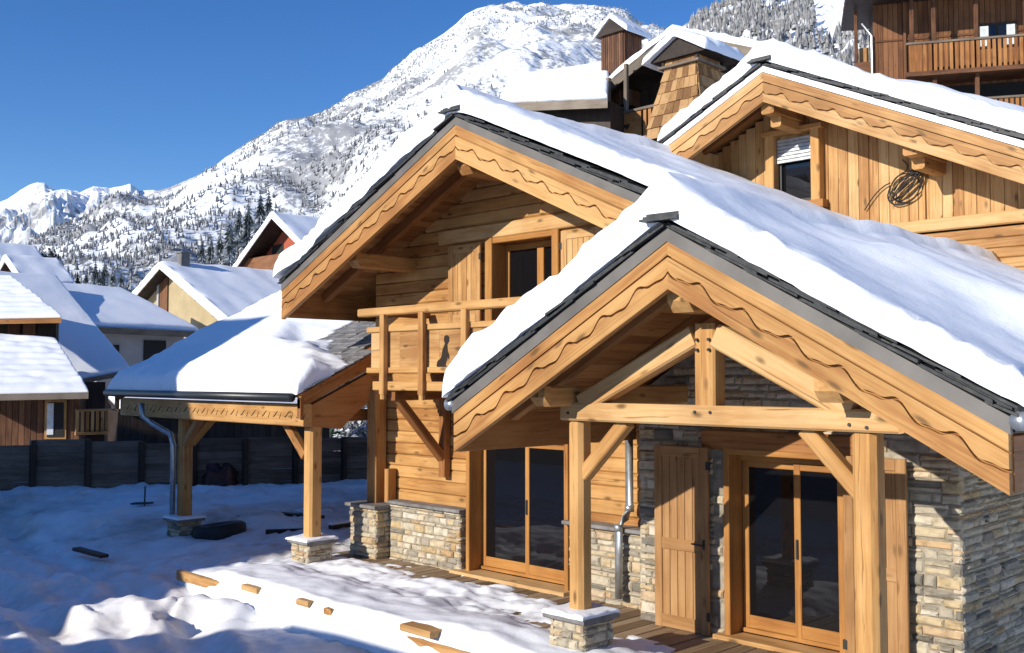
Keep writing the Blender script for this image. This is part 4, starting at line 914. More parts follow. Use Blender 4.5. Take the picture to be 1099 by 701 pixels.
# lower wing to the left with its snow roof
wz = at(600, 108, 34)
p = [at(535, 111, 35.5), at(652, 106, 33.0), at(655, 70, 39), at(548, 86, 41)]
mb = MB(); mb.slab(p, .3); W = obj('wing_roof', mb, M['grey_wood'], K); snow_quad('roof_snow', W, p, .22, seed=3)
mb = MB(); a, b = at(548, 120, 36), at(655, 120, 33.8); d = b - a; nrm = np.array([-d[1], d[0], 0]); nrm /= np.linalg.norm(nrm)
mb.prism([(a[0], a[1], 2), (b[0], b[1], 2), (b[0], b[1], b[2] + .35), (a[0], a[1], a[2] + .35)], nrm * 4, (0, 0, 1)); obj('wing_wall', mb, M['dark_wood'], K)
# shingled chimney
CHM = thing('chimney', 'tapering chimney clad in golden wooden shingles under a thick snow cap', 'chimney', at(742, 140, 25.5) - np.array([0, 0, .6]))
t0 = 25.5; cb = at(741, 128, t0); ct = at(745, 75, t0); c0 = np.array([(cb[0] + ct[0]) / 2, (cb[1] + ct[1]) / 2])
hw = lambda z: np.interp(z, [cb[2] - .3, ct[2]], [.80, .47])
mb = MB(); z0 = cb[2] - 3.2
z = cb[2] - .55
sides = (((1, 0), (0, -1)), ((0, 1), (1, 0)), ((-1, 0), (0, 1)), ((0, -1), (-1, 0)))
while z < ct[2] - .02:
    for (u_, n_) in sides:
        u_ = np.array(u_, float); n_ = np.array(n_, float); h0, h1 = hw(z), hw(z + .36); x = -h0
        while x < h0 - .01:
            wd = min(random.uniform(.14, .30), h0 - x); o1, o2 = .035 + random.uniform(0, .012), .012
            k0, k1 = x / h0, (x + wd - .008) / h0; zb = z + random.uniform(-.015, .015)
            q = [np.r_[c0 + u_ * k0 * h0 + n_ * (h0 + o1), zb], np.r_[c0 + u_ * k1 * h0 + n_ * (h0 + o1), zb], np.r_[c0 + u_ * k1 * h1 + n_ * (h1 + o2), z + .36], np.r_[c0 + u_ * k0 * h1 + n_ * (h1 + o2), z + .36]]
            mb.prism(q, np.r_[-n_ * .02, 0], (0, 0, 1)); x += wd
    z += .29
obj('shingle_cladding', mb, M['shingle'], CHM)
mb = MB(); a, b = .76, .44
def frust(mb, za, zb, ra, rb):
    V = [(c0[0] + sx * r, c0[1] + sy * r, z) for z, r in ((za, ra), (zb, rb)) for sx, sy in ((-1, -1), (1, -1), (1, 1), (-1, 1))]
    mb.add(V, [(3, 2, 1, 0), (4, 5, 6, 7)] + [(i, (i + 1) % 4, 4 + (i + 1) % 4, 4 + i) for i in range(4)])
frust(mb, cb[2] - 3.2, ct[2], 1.2, hw(ct[2]) - .01); obj('core', mb, M['dark_wood'], CHM)
zt = ct[2]; e = .82
mb = MB(); mb.box(c0[0] - .60, c0[0] + .60, c0[1] - .60, c0[1] + .60, zt, zt + .07, ch=.01, ax=0); obj('ledge', mb, M['grey_wood'], CHM)
mb = MB()
mb.prism([(c0[0] - .8, c0[1] - .62, zt + .20), (c0[0] + .8, c0[1] - .62, zt + .2), (c0[0] + .8, c0[1] - .62, zt + .26), (c0[0], c0[1] - .62, zt + .68), (c0[0] - .8, c0[1] - .62, zt + .26)], (0, 1.5, 0), (0, 1, 0))
for (a, b) in ((-.5, -.5), (.5, -.5), (.5, .6), (-.5, .6)): mb.beam((c0[0] + a, c0[1] + b, zt + .07), (c0[0] + a, c0[1] + b, zt + .3), .08, .08)
mb.box(c0[0] - .45, c0[0] + .45, c0[1] - .4, c0[1] + .5, zt + .07, zt + .22, ax=0); obj('hood', mb, M['dark_wood'], CHM)
snow_sheet('snow_cap', CHM, c0[0] - .95, c0[0] + .95, c0[1] - .78, c0[1] + 1.0, lambda X, Y: zt + .70 - .56 * np.abs(X - c0[0]), lambda X, Y: .26 + .04 * fbm(X * 2, Y * 2, 0, 2, 4), .2, .2, .2, .2, .07, en=.04, seed=31, mat=M['snow_far'])
# slatted chimney
c1 = at(667, 52, 37); CT = thing('chimney', 'slatted brown wooden chimney with pointed snow cap on the dark chalet', 'chimney', c1 - np.array([0, 0, 2.2]))
mb = MB(); hw1 = .5
for (u_, n_) in sides:
    u_ = np.array(u_, float); n_ = np.array(n_, float); x = -hw1
    while x < hw1 - .02:
        q0 = np.r_[c1[:2] + u_ * (x + .05) + n_ * hw1, c1[2] - 2.2]; q1 = q0.copy(); q1[2] = c1[2] + .38; mb.beam(q0, q1, .09, .09, ch=.01); x += .1
obj('slat_cladding', mb, M['brown'], CT)
mb = MB(); mb.prism([(c1[0] - .66, c1[1] - .66, c1[2] + .38), (c1[0] + .66, c1[1] - .66, c1[2] + .38), (c1[0], c1[1] - .66, c1[2] + .92)], (0, 1.32, 0)); obj('hood', mb, M['dark_wood'], CT)
snow_sheet('snow_cap', CT, c1[0] - .8, c1[0] + .8, c1[1] - .72, c1[1] + .75, lambda X, Y: c1[2] + .96 - .82 * np.abs(X - c1[0]), lambda X, Y: .2 + X * 0, .15, .15, .12, .12, .08, en=.03, seed=33, mat=M['snow_far'])
# small red roof peeping over the ridge
pr_ = at(795, 48, 44); mb = MB(); mb.prism([pr_ + np.array([-1.0, 0, -.35]), pr_ + np.array([1.0, 0, -.35]), pr_ + np.array([0, 0, .2])], (0, 1.5, 0))
RR = thing('hut', 'small dark roofed red hut peeping over the snow right of the shingled chimney', 'hut', pr_ - np.array([0, 0, 4.]))
obj('roof', mb, M['dark_wood'], RR); mb = MB(); mb.box(pr_[0] - .8, pr_[0] + .8, pr_[1] + .1, pr_[1] + 1.4, pr_[2] - 4, pr_[2] - .36, ax=2); obj('wall', mb, M['red_paint'], RR)
# ================================================================== TOP RIGHT BUILDING
tM = 42.; m0 = at(975, 48, tM); m1 = at(1099, 38, tM * .973); dM = m1 - m0; angM = math.atan2(dM[1], dM[0])
MB_ = thing('apartment_building', 'tall red-brown wooden building with stacked balconies in the top right corner', 'building', (m0[0], m0[1], 0), rz=angM, local=True)
zr = m0[2]
def Mo(name, mb, mat, par=None): return obj(name, mb, M[mat], par or MB_)
mb = MB(); x = -1.25
while x < 9: mb.box(x, x + .19, 1.4, 1.5, 2, zr + 5, ch=.01, ax=2); x += .2
Mo('board_wall', mb, 'red_brown'); mb = MB(); mb.box(-1.25, 9, 1.52, 3.6, 2, zr + 5, ax=0); Mo('side_wall', mb, 'dark_wood')
mb = MB(); mb.box(-1.25, 9, 1.36, 1.4, zr + .62, zr + .70); mb.box(-.05, .05, 1.3, 1.4, 2, zr + 4); Mo('trim', mb, 'brown')
for lv, xa in ((0, 0.), (-2.45, 2.6)):
    z_ = zr + lv; mb = MB(); mb.box(xa - .1, 9, -.12, 1.4, z_ - 1.36, z_ - 1.18, ax=0); B_ = Mo('balcony', mb, 'brown')
    mb = MB(); mb.box(xa - .1, 9, -.08, .08, z_ - .03, z_ + .06, ch=.01); Mo('handrail', mb, 'grey_wood', B_)
    mb = MB(); x = xa
    mb.box(xa, xa + .5, -.03, .03, z_ - 1.2, z_ - .03, ax=2); x = xa + .56
    while x < 9: mb.box(x, x + .12, -.025, .025, z_ - 1.2, z_ - .03, ax=2); x += .2
    Mo('balusters', mb, 'larch_red', B_)
for px in (978, 1000, 1042, 1090):
    xx = (px - 975) / 26.2 + .05; mb = MB(); mb.beam((xx, .25, zr - 6), (xx, .25, zr + 5), .17, .17, ch=.02); Mo('post', mb, 'brown')
mb = MB(); mb.box(2.85, 4.35, 1.33, 1.4, zr + .02, zr + 1.05, ax=0); WM = Mo('window', mb, 'dark_wood')
for a in (2.93, 3.64):
    mb = MB(); mb.box(a, a + .62, 1.31, 1.329, zr + .05, zr + .95, ax=0); Mo('pane', mb, 'glass', WM)
    mb = MB(); mb.box(a + (.0 if a < 3 else .30), a + (.32 if a < 3 else .62), 1.296, 1.309, zr + .08, zr + .92, ax=2); Mo('curtain', mb, 'curtain', WM)
mb = MB(); mb.box(.3, 8.6, 1.3, 1.398, zr - 3.8, zr - 1.5, ax=0); Mo('dark_band', mb, 'dark_room')  # near-black band on the wall below the upper balcony
mb = MB(); mb.box(-2.0, -1.27, 1.6, 3.4, zr - .9, zr - .1, ch=.02, ax=0); mb.box(-2.0, -1.86, 1.6, 1.74, zr - .1, zr + 2.2, ch=.02); Mo('loggia', mb, 'brown')
mb = MB(); mb.box(-1.8, -1.4, 1.9, 2.3, zr - .1, zr + .6, ch=.1, ax=2); Mo('firewood_stack', mb, 'larch_pale')
mb = MB(); mb.tube([(-1.32, 1.3, zr - 2.5), (-1.32, 1.3, zr + .9), (-1.7, 1.4, zr + 1.5)], .05, 8); Mo('downpipe', mb, 'zinc')
mb = MB(); mb.box(-2.4, 9.5, -1.3, 4.5, zr + 2.25, zr + 2.55, ax=0); Mo('roof', mb, 'dark_wood')
# ================================================================== VILLAGE HOUSES ON THE LEFT
def gable_house(name, label, apex, sl, LL, LR, depth, wall_mat, mats, over=.8, zb=-1., snow=.22, trim='white_paint', seed=0, wallin=.7):
    xa, ya, za = apex; h = thing(name, label, 'house', (xa, ya, zb))
    zz = lambda s: za - sl * s
    mb = MB()
    for s_, Ln in ((-1, LL), (1, LR)):
        q = [(xa, ya, za - snow), (xa + s_ * Ln, ya, zz(Ln) - snow), (xa + s_ * Ln, ya, zz(Ln) - snow - .14), (xa, ya, za - snow - .14)]; mb.prism(q if s_ < 0 else q[::-1], (0, depth, 0), (0, 1, 0))
    r = obj('roof', mb, M['dark_wood'], h)
    snow_sheet('roof_snow', r, xa - LL - .08, xa + LR + .08, ya - .08, ya + depth, lambda X, Y: za - snow + .004 - sl * np.abs(X - xa), lambda X, Y: snow + .03 * fbm(X * .7, Y * .7, 0, 2, seed) + .015 * np.sin(Y * 4), .15, .15, .12, .2, .25, en=.03, mat=M['snow_far'], seed=seed)
    mb = MB()
    for s_, Ln in ((-1, LL), (1, LR)):
        s = np.linspace(0, Ln, 5); strip(mb, s, np.full(5, snow), np.full(5, snow + .26), ya - .05, ya, xa, za, sl, s_)
    obj('bargeboard', mb, M[trim], r)
    wl, wr = LL - wallin, LR - wallin; o_ = snow + .15
    mb = MB(); mb.prism([(xa - wl, ya + over, zb), (xa + wr, ya + over, zb), (xa + wr, ya + over, zz(wr) - o_), (xa, ya + over, za - o_), (xa - wl, ya + over, zz(wl) - o_)], (0, depth - over - .4, 0), (0, 0, 1)); obj('wall', mb, M[wall_mat], h)
    return h
ap = at(172, 279, 55)
HBc = ap
HB = gable_house('village_house', 'yellow plastered house with snowy gable roof left of the carport', ap, .47, 5.0, 7.2, 14, 'plaster_yellow', None, over=.9, seed=41, wallin=.25)
mb = MB(); mb.box(ap[0] + .1, ap[0] + .6, ap[1] + .9, ap[1] + 1.4, ap[2] - 1.2, ap[2] + .40, ch=.02, ax=2); mb.box(ap[0] + .04, ap[0] + .66, ap[1] + .84, ap[1] + 1.46, ap[2] + .40, ap[2] + .47, ax=0); obj('chimney', mb, M['concrete'], HB)
yb = ap[1] + .9
mb = MB(); q = onY(178, 310, yb); mb.box(q[0] - .55, q[0] + .35, yb - .09, yb + .0, q[2] - 1.9, q[2] + 1.4, ax=2); obj('door', mb, M['brown'], HB)
mb = MB(); mb.box(q[0] - .75, q[0] - .55, yb - .16, yb, q[2] - 2.4, q[2] + 1.9); obj('post', mb, M['plaster_grey'], HB)
for s_ in (2.3, 3.7, 5.6):
    mb = MB(); zc = ap[2] - .47 * s_ - .55; mb.beam((ap[0] + s_, ap[1] + .15, zc), (ap[0] + s_, yb, zc), .22, .2); obj('purlin', mb, M['brown'], HB)
ap = at(292, 226, 62)
HC = gable_house('village_house', 'red-brown wooden house with steep snowy gable under the conifers', ap, .66, 6.5, 5.0, 12, 'red_paint', None, over=1.4, seed=43, wallin=.9)
mb = MB(); yb = ap[1] + 1.4; mb.box(ap[0] - 4.8, ap[0] + .8, yb - .9, yb, ap[2] - 3.6, ap[2] - 3.45); mb.box(ap[0] - 4.8, ap[0] + .8, yb - .95, yb - .88, ap[2] - 3.5, ap[2] - 2.6, ax=0); obj('balcony', mb, M['red_brown'], HC)
mb = MB(); mb.box(ap[0] - 2.2, ap[0] - .9, yb - .03, yb, ap[2] - 3.4, ap[2] - 1.8, ax=0); obj('window', mb, M['dark_room'], HC)
def slab_house(name, label, loc): return thing(name, label, 'house', loc)
# grey plaster house with the long low roof
HD = slab_house('village_house', 'grey plastered house with low snowy roof in front of the yellow house', at(150, 400, 50) - np.array([0, 0, 3]))
q0 = at(94, 350, 46); p = [q0, onX(214, 356, q0[0]), onX(131, 312, q0[0] - 5.), onX(20, 304, q0[0] - 5.)]
mb = MB(); mb.slab(p, .3); r = obj('roof', mb, M['grey_wood'], HD); snow_quad('roof_snow', r, p, .22, seed=7)
a, b = p[0] + np.array([-.6, .7, -.5]), p[1] + np.array([-.6, -.5, -.5]); d = b - a; nrm = np.array([-d[1], d[0], 0]); nrm /= np.linalg.norm(nrm); nrm *= -1 if nrm[0] > 0 else 1
mb = MB(); mb.prism([(a[0], a[1], -1), (b[0], b[1], -1), (b[0], b[1], b[2] + .35), (a[0], a[1], a[2] + .35)], nrm * 4, (0, 0, 1)); obj('wall', mb, M['plaster_grey'], HD)
def pane_on(parent, name, a, b, x0, x1, z0, z1, mat, off=.05):
    d = b - a; L_ = np.linalg.norm(d[:2]); u = np.array([d[0], d[1], 0]) / L_; n = np.array([-u[1], u[0], 0]); n *= -1 if n @ CF > 0 else 1
    p0 = np.array([a[0], a[1], 0]) + n * .004
    q = [p0 + u * x0 + np.array([0, 0, z0]), p0 + u * x1 + np.array([0, 0, z0]), p0 + u * x1 + np.array([0, 0, z1]), p0 + u * x0 + np.array([0, 0, z1])]
    mb = MB(); mb.prism(q, n * off, (0, 0, 1)); return obj(name, mb, M[mat], parent)
LD = np.linalg.norm((b - a)[:2]); pane_on(HD, 'garage_opening', a, b, LD * .52, LD * .78, a[2] - 1.3, a[2] - .05, 'dark_room'); pane_on(HD, 'window', a, b, LD * .17, LD * .24, a[2] - 1.0, a[2] - .3, 'dark_room')
# brown house, front left
HA = slab_house('village_house', 'brown boarded house with snowy stepped roofs and picket balcony at the left edge', at(40, 490, 35) * np.array([1, 1, 0]) + np.array([0, 0, -.6]))
p = [at(-60, 424, 33.6), at(95, 421, 34.4), at(60, 366, 38.5), at(-60, 357, 38.5)]
mb = MB(); mb.slab(p, .22); r = obj('lower_roof', mb, M['grey_wood'], HA); snow_quad('roof_snow', r, p, .13, r=.10, res=.1, seed=9, rough=.03, ribs=.045)
q0 = at(82, 408, 42); p = [q0, onX(140, 397, q0[0]), onX(61, 299, q0[0] - 7.5), onX(-70, 288, q0[0] - 7.5)]
mb = MB(); mb.slab(p, .2); r = obj('upper_roof', mb, M['grey_wood'], HA); snow_quad('roof_snow', r, p, .17, r=.12, seed=10)
p = [at(-60, 343, 38.2), at(66, 341, 38.6), at(12, 299, 43), at(-60, 299, 43)]
mb = MB(); mb.slab(p, .2); r = obj('dormer_roof', mb, M['larch_red'], HA); snow_quad('roof_snow', r, p, .13, r=.10, res=.1, seed=12, ribs=.035)
a, b = at(-60, 355, 39.3), at(60, 355, 39.6); mb = MB(); nrm = np.array([-(b - a)[1], (b - a)[0], 0]); nrm /= np.linalg.norm(nrm); nrm *= -1 if nrm @ CF < 0 else 1
mb.prism([(a[0], a[1], 2), (b[0], b[1], 2), (b[0], b[1], b[2] + .4), (a[0], a[1], a[2] + .4)], nrm * .3, (0, 0, 1)); obj('dormer_wall', mb, M['dark_wood'], HA)
L_ = np.linalg.norm((b - a)[:2]); pane_on(HA, 'window', a, b, L_ * .57, L_ * .68, a[2] - .15, a[2] + .3, 'brown')
pane_on(HA, 'window', a, b, L_ * .71, L_ * .82, a[2] - .15, a[2] + .3, 'brown')
a, b = at(-60, 450, 34.8), at(81, 450, 35.4); d = b - a; L_ = np.linalg.norm(d[:2]); u = np.array([d[0], d[1], 0]) / L_; nrm = np.array([-u[1], u[0], 0]); nrm *= -1 if nrm @ CF < 0 else 1
mb = MB(); s = 0.
while s < L_: q0 = np.array([a[0], a[1], -.6]) + u * (s + .1); q1 = q0.copy(); q1[2] = 2.45; mb.beam(q0, q1, .192, .06, nrm, .01); s += .2
q = [np.array([a[0], a[1], -.6]) + nrm * .04, np.array([b[0], b[1], -.6]) + nrm * .04]; mb.prism([q[0], q[1], q[1] + np.array([0, 0, 3.0]), q[0] + np.array([0, 0, 3.0])], nrm * 5); obj('board_wall', mb, M['brown'], HA)
wf = pane_on(HA, 'window', a, b, L_ * .77, L_ * .935, .95, 2.28, 'larch', .10); pane_on(wf, 'pane', a - nrm * .11, b - nrm * .11, L_ * .79, L_ * .915, 1.02, 2.2, 'dark_room', .02); pane_on(wf, 'curtain', a - nrm * .132, b - nrm * .132, L_ * .79, L_ * .84, 1.1, 2.18, 'curtain', .02)
a, b = at(81, 453, 35.3), at(125, 452, 36.2); d = b - a; L_ = np.linalg.norm(d[:2]); u = np.array([d[0], d[1], 0]) / L_; n2 = np.array([-u[1], u[0], 0]); n2 *= -1 if n2 @ CF < 0 else 1
q0 = np.array([a[0], a[1], 0.]); mb = MB(); mb.prism([q0 + n2 * 1.2 + np.array([0, 0, -.6]), q0 + u * L_ + n2 * 1.2 + np.array([0, 0, -.6]), q0 + u * L_ + n2 * 1.2 + np.array([0, 0, 2.9]), q0 + n2 * 1.2 + np.array([0, 0, 2.9])], n2 * 3, (0, 0, 1)); obj('recessed_wall', mb, M['dark_wood'], HA)
mb = MB(); za = a[2]; mb.beam(q0 + np.array([0, 0, za + .40]), q0 + u * L_ + np.array([0, 0, za + .40]), .1, .08); mb.beam(q0 + np.array([0, 0, za - .40]), q0 + u * L_ + np.array([0, 0, za - .40]), .1, .1); s = .06
while s < L_: mb.beam(q0 + u * s + np.array([0, 0, za - .4]), q0 + u * s + np.array([0, 0, za + .38]), .10, .03, n2, .004); s += .17
obj('balcony', mb, M['larch_pale'], HA)
# far red gables at the left edge
ap = at(-14, 258, 66); gable_house('village_house', 'red-brown house with a thin snowy roof edge at the far left', ap, .62, 4, 3.0, 3, 'red_brown', None, over=.5, seed=51, wallin=.4)
ap = at(6, 272, 60); gable_house('village_house', 'small red-brown gable behind the rooftops at the left edge', ap, .58, 3, 2.9, 3, 'red_brown', None, over=.5, seed=52, wallin=.4)
SH = thing('shed', 'dark wooden shed beyond the fence, seen beneath the carport roof', 'shed', at(230, 470, 33) * np.array([1, 1, 0]))
a, b = at(126, 440, 32), at(352, 442, 35); d = b - a; L_ = np.linalg.norm(d[:2]); u = np.array([d[0], d[1], 0]) / L_; n2 = np.array([-u[1], u[0], 0]); n2 *= -1 if n2 @ CF < 0 else 1
mb = MB(); s = 0.
while s < L_: q0 = np.array([a[0], a[1], -.6]) + u * (s + .1); q1 = q0.copy(); q1[2] = 2.05; mb.beam(q0, q1, .195, .05, n2, .008); s += .2
q0 = np.array([a[0], a[1], -.6]) + n2 * .04; mb.prism([q0, q0 + u * L_, q0 + u * L_ + np.array([0, 0, 2.6]), q0 + np.array([0, 0, 2.6])], n2 * 3); obj('wall', mb, M['dark_wood'], SH)
q0 = np.array([a[0], a[1], 2.1]) - n2 * .4; q1 = q0 + u * L_; mb = MB(); mb.slab([q0, q1, q1 + n2 * 3.6 + np.array([0, 0, .25]), q0 + n2 * 3.6 + np.array([0, 0, .25])], .12); r = obj('roof', mb, M['dark_wood'], SH); snow_quad('roof_snow', r, [q0, q1, q1 + n2 * 3.6 + np.array([0, 0, .25]), q0 + n2 * 3.6 + np.array([0, 0, .25])], .2, seed=17)
# ================================================================== FENCE
FN = thing('board_fence', 'dark weathered board fence along the back of the shaded yard', 'fence', at(200, 500, 28) * np.array([1, 1, 0]))
a, b = at(-150, 480, 25.2), at(420, 471.5, 28.5); d = b - a; L_ = np.linalg.norm(d[:2]); u = np.array([d[0], d[1], 0]) / L_; nrm = np.array([-u[1], u[0], 0]); nrm *= -1 if nrm @ CF > 0 else 1
npost = 10; seg = L_ / npost
for k in range(npost):
    mb = MB(); z = -.6
    while z < 1.32:
        h = random.uniform(.15, .2); q0 = np.array([a[0], a[1], z + h / 2]) + u * (seg * k + .02); q1 = q0 + u * (seg - .04) + np.array([0, 0, random.uniform(-.006, .006)])
        if k in (1, 2, 3): pass
        mb.beam(q0, q1, .035, h - .003, ch=.006); z += h - .004
    obj('board_panel', mb, M['fence_wood'], FN)
for k in range(npost + 1):
    q0 = np.array([a[0], a[1], -.6]) + u * seg * k + nrm * .08; q1 = q0.copy(); q1[2] = 1.45 + random.uniform(-.05, .1); mb = MB(); mb.beam(q0, q1, .13, .13, ch=.015); obj('post', mb, M['dark_wood'], FN)
# ================================================================== TREES
def conifer_mesh(h, r, tiers, seed, pts=11):
    rr = random.Random(seed); V = []; F = []
    for k in range(tiers):
        t = k / tiers; z = h * (.08 + .90 * t); rad = r * (1 - t) ** .85 * rr.uniform(.8, 1.15) + r * .05; ph = rr.uniform(0, 6)
        o = len(V); V.append((0, 0, z + rad * .55 + h * .03))
        for q in range(pts * 2):
            a = ph + math.pi * q / pts; s = rad * (rr.uniform(.8, 1.2) if q % 2 == 0 else rr.uniform(.3, .5)); V.append((s * math.cos(a), s * math.sin(a), z - s * rr.uniform(.15, .45)))
        F += [(o, o + 1 + q, o + 1 + (q + 1) % (pts * 2)) for q in range(pts * 2)]
    o = len(V); V += [(0, 0, h), (r * .05, 0, h * .93), (-r * .03, r * .04, h * .93), (-r * .03, -r * .04, h * .93)]; F += [(o, o + 1, o + 2), (o, o + 2, o + 3), (o, o + 3, o + 1)]
    return V, F
CM = {}
def conifer(p, h, r, label, group, kind='conifer', var=0):
    key = (kind, var)
    if key not in CM:
        me = bpy.data.meshes.new('crown'); _v, _f = conifer_mesh(1., .2, 13, 100 + var); me.from_pydata(_v, [], _f); me.materials.append(M[kind])
        mb = MB(); mb.tube([(0, 0, -.25), (0, 0, .3), (0, 0, .9)], [.022, .017, .004], 7)
        t = obj('trunk', mb, M['bark']); CM[key] = (me, t.data); bpy.data.objects.remove(t)
    me, tm = CM[key]; o = thing('conifer_tree', label, 'tree', p, group); o.scale = (h * r / .2, h * r / .2, h); o.rotation_euler = (0, 0, random.uniform(0, 6))
    for nm, d in (('crown', me), ('trunk', tm)): c = bpy.data.objects.new(nm, d); COL.objects.link(c); c.parent = o
    return o
GS = 'snowy conifers on the slope above the red-brown house'
sp = [(236, 246, 283, 230), (246, 232, 283, 220), (256, 222, 262, 240), (266, 214, 262, 210), (279, 205, 250, 200), (288, 203, 240, 230), (226, 252, 284, 250), (300, 226, 250, 260), (216, 258, 284, 230), (246, 250, 284, 190)]
LB = ['tall', 'tallest', 'slender']
for i, (px, y0, y1, t) in enumerate(sp):
    b_ = at(px, y1 + 6, t); h = (y1 + 6 - y0) * t / f_
    conifer(b_, h * 1.04, .19, ('snowy conifer behind the red-brown house, %s' % ['first from the left in front', 'second from the left', 'third from the left', 'fourth from the left', 'tallest', 'next right of the tallest', 'small one at the left', 'rightmost', 'leftmost and smallest', 'nearest and shortest'][i]), GS, 'conifer', i % 4)
GL = 'snowy conifers behind the low grey roof'
for i, (px, y0, y1, t) in enumerate(((83, 292, 312, 150), (92, 290, 312, 150), (102, 280, 312, 170), (112, 277, 312, 165), (121, 286, 312, 160), (130, 290, 312, 170), (107, 290, 312, 140))):
    b_ = at(px, y1 + 4, t); conifer(b_, (y1 + 4 - y0) * t / f_ * 1.04, .21, 'dark snowy conifer behind the low grey roof, %s' % ['leftmost', 'second from the left', 'third from the left', 'tallest', 'second from the right', 'rightmost', 'front one'][i], GL, 'conifer_dark' if i < 1 else 'conifer', i % 4)
# round dark pine near the left edge
def leafy(p, rad, hz, n, seed, mat, name, label, trunk_h, cat='tree', leaf=.09):
    rr = np.random.default_rng(seed); V = []; F = []
    cl = [(rr.normal(0, .38, 3) * np.array([rad, rad, hz])) for _ in range(22)]
    for k in range(n):
        c = cl[k % len(cl)] + rr.normal(0, .17, 3) * rad; a, b = rr.normal(0, 1, 3), rr.normal(0, 1, 3); a /= np.linalg.norm(a); b -= a * (a @ b); b /= np.linalg.norm(b); s = leaf * rr.uniform(.6, 1.5)
        o = len(V); V += [tuple(c + a * s), tuple(c + b * s * .6), tuple(c - a * s), tuple(c - b * s * .6)]; F.append((o, o + 1, o + 2, o + 3))
    th = thing(name, label, cat, p, local=True); me = bpy.data.meshes.new('crown'); me.from_pydata([(x, y, z + trunk_h) for x, y, z in V], [], F); me.materials.append(mat); o = bpy.data.objects.new('crown', me); COL.objects.link(o); o.parent = th
    mb = MB(); mb.tube([(0, 0, -.6), (.02 * rad, 0, trunk_h * .6), (.05 * rad, .03 * rad, trunk_h)], [rad * .1, rad * .07, rad * .03], 8)
    for c in cl[:9]: mb.tube([(0, 0, trunk_h * .55), tuple(c * .5 + np.array([0, 0, trunk_h * .85])), tuple(c + np.array([0, 0, trunk_h]))], [rad * .045, rad * .03, rad * .012], 5)
    obj('trunk', mb, M['bark'], th); return th
p = at(39, 300, 90); leafy(p, 1.5, 1.4, 1500, 5, M['conifer_dark'], 'pine_tree', 'round dark pine rising between the rooftops at the left edge', 1.6, leaf=.16)
# garden behind the carport, glimpsed under its roof
for i, (px, t, h, lab) in enumerate(((364, 44, 3.6, 'green conifer in the garden glimpsed under the carport roof, left one'), (378, 46, 3.9, 'green conifer in the garden glimpsed under the carport roof, middle one'), (372, 50, 4.6, 'green conifer in the garden glimpsed under the carport roof, rear one'))):
    q = at(px, 470, t); conifer((q[0], q[1], q[2] - 1.2), h, .2, lab, 'garden conifers behind the carport', 'conifer_green', i)
for i, (px, t, h) in enumerate(((396, 40, .9), (409, 41, 1.2), (386, 43, .8))):
    q = at(px, 462, t); leafy((q[0], q[1], q[2] - 1.4), 1.1, 1.0, 1100, 60 + i, M['far_trees'], 'snowy_bush', 'bare snow-covered bush seen under the carport roof, %s' % ['nearest the left', 'close to the chalet corner', 'leftmost and lowest'][i], 1.3, 'bush', .10)
# ================================================================== YARD CLUTTER
q = onZ(235, 574, -.03); n_ = 64; m_ = 16; R_ = .36; V = []; F = []
for i in range(n_):
    for j in range(m_):
        a = 2 * math.pi * i / n_; b = 2 * math.pi * j / m_; tr = (.012 if i % 2 else -.004) * (math.cos(b) > .5)
        r_ = R_ + (.15 + tr) * np.sign(math.cos(b)) * abs(math.cos(b)) ** .6; V.append((q[0] + r_ * math.cos(a), q[1] + r_ * math.sin(a), .04 + .05 * math.sin(a + 1) + .15 * np.sign(math.sin(b)) * abs(math.sin(b)) ** .6))
for i in range(n_):
    for j in range(m_): F.append((i * m_ + j, ((i + 1) % n_) * m_ + j, ((i + 1) % n_) * m_ + (j + 1) % m_, i * m_ + (j + 1) % m_))
mb = MB(); mb.add(V, F); tag(obj('tyre', mb, M['rubber'], smooth=True, loc=q), 'black tyre lying flat in the snow by the shaded carport post', 'tyre')
for i, (x0, y0, x1, y1, w_, lab) in enumerate(((252, 556, 330, 563, .18, 'dark plank on the trampled snow beside the tyre'), (262, 549, 345, 556, .22, 'dark plank lying behind the one beside the tyre'), (285, 571, 345, 569, .1, 'thin dark batten on the snow nearest the lit carport post'), (355, 566, 397, 560, .14, 'plank with snow on top lying behind the lit carport post'), (82, 589, 112, 597, .16, 'short dark plank end sticking out of the yard snow at left'))):
    z_ = (.06, .08, .05, .10, -.10)[i]; p0, p1 = onZ(x0, y0, z_), onZ(x1, y1, z_); mb = MB(); mb.beam(p0, p1, w_, .09 if i < 4 else .06, ch=.008); o = obj('plank', mb, M['dark_wood'], loc=p0); tag(o, lab, 'plank', 'planks lying in the snowy yard')
    if i == 3:
        mb = MB(); mb.beam(p0 + np.array([0, 0, .07]), p1 + np.array([0, 0, .07]), .13, .05, ch=.02); s_ = obj('snow_layer', mb, M['snow'], None, loc=p0); s_.parent = o; s_.location = (0, 0, 0)
q = onZ(238, 512, .42); mb = MB(); V = []; F = []; n_, m_ = 26, 12
for i in range(m_ + 1):
    for j in range(n_):
        a = 2 * math.pi * j / n_; ph = math.pi / 2 * i / m_; r_ = math.cos(ph) ** .6; k = 1 + .30 * vn(math.cos(a) * 2 + 4, math.sin(a) * 2, ph * 3, 3) + .10 * vn(math.cos(a) * 6, math.sin(a) * 6, ph * 8, 5)
        V.append((q[0] + .5 * r_ * k * math.cos(a) * .8, q[1] + .5 * r_ * k * math.sin(a), q[2] - .2 + .5 * math.sin(ph) ** .8 * k))
for i in range(m_):
    for j in range(n_): F.append((i * n_ + j, i * n_ + (j + 1) % n_, (i + 1) * n_ + (j + 1) % n_, (i + 1) * n_ + j))
mb.add(V, F); tag(obj('tarpaulin', mb, M['tarp'], smooth=True, loc=q), 'dark red tarpaulin heap by the fence behind the carport', 'tarpaulin')
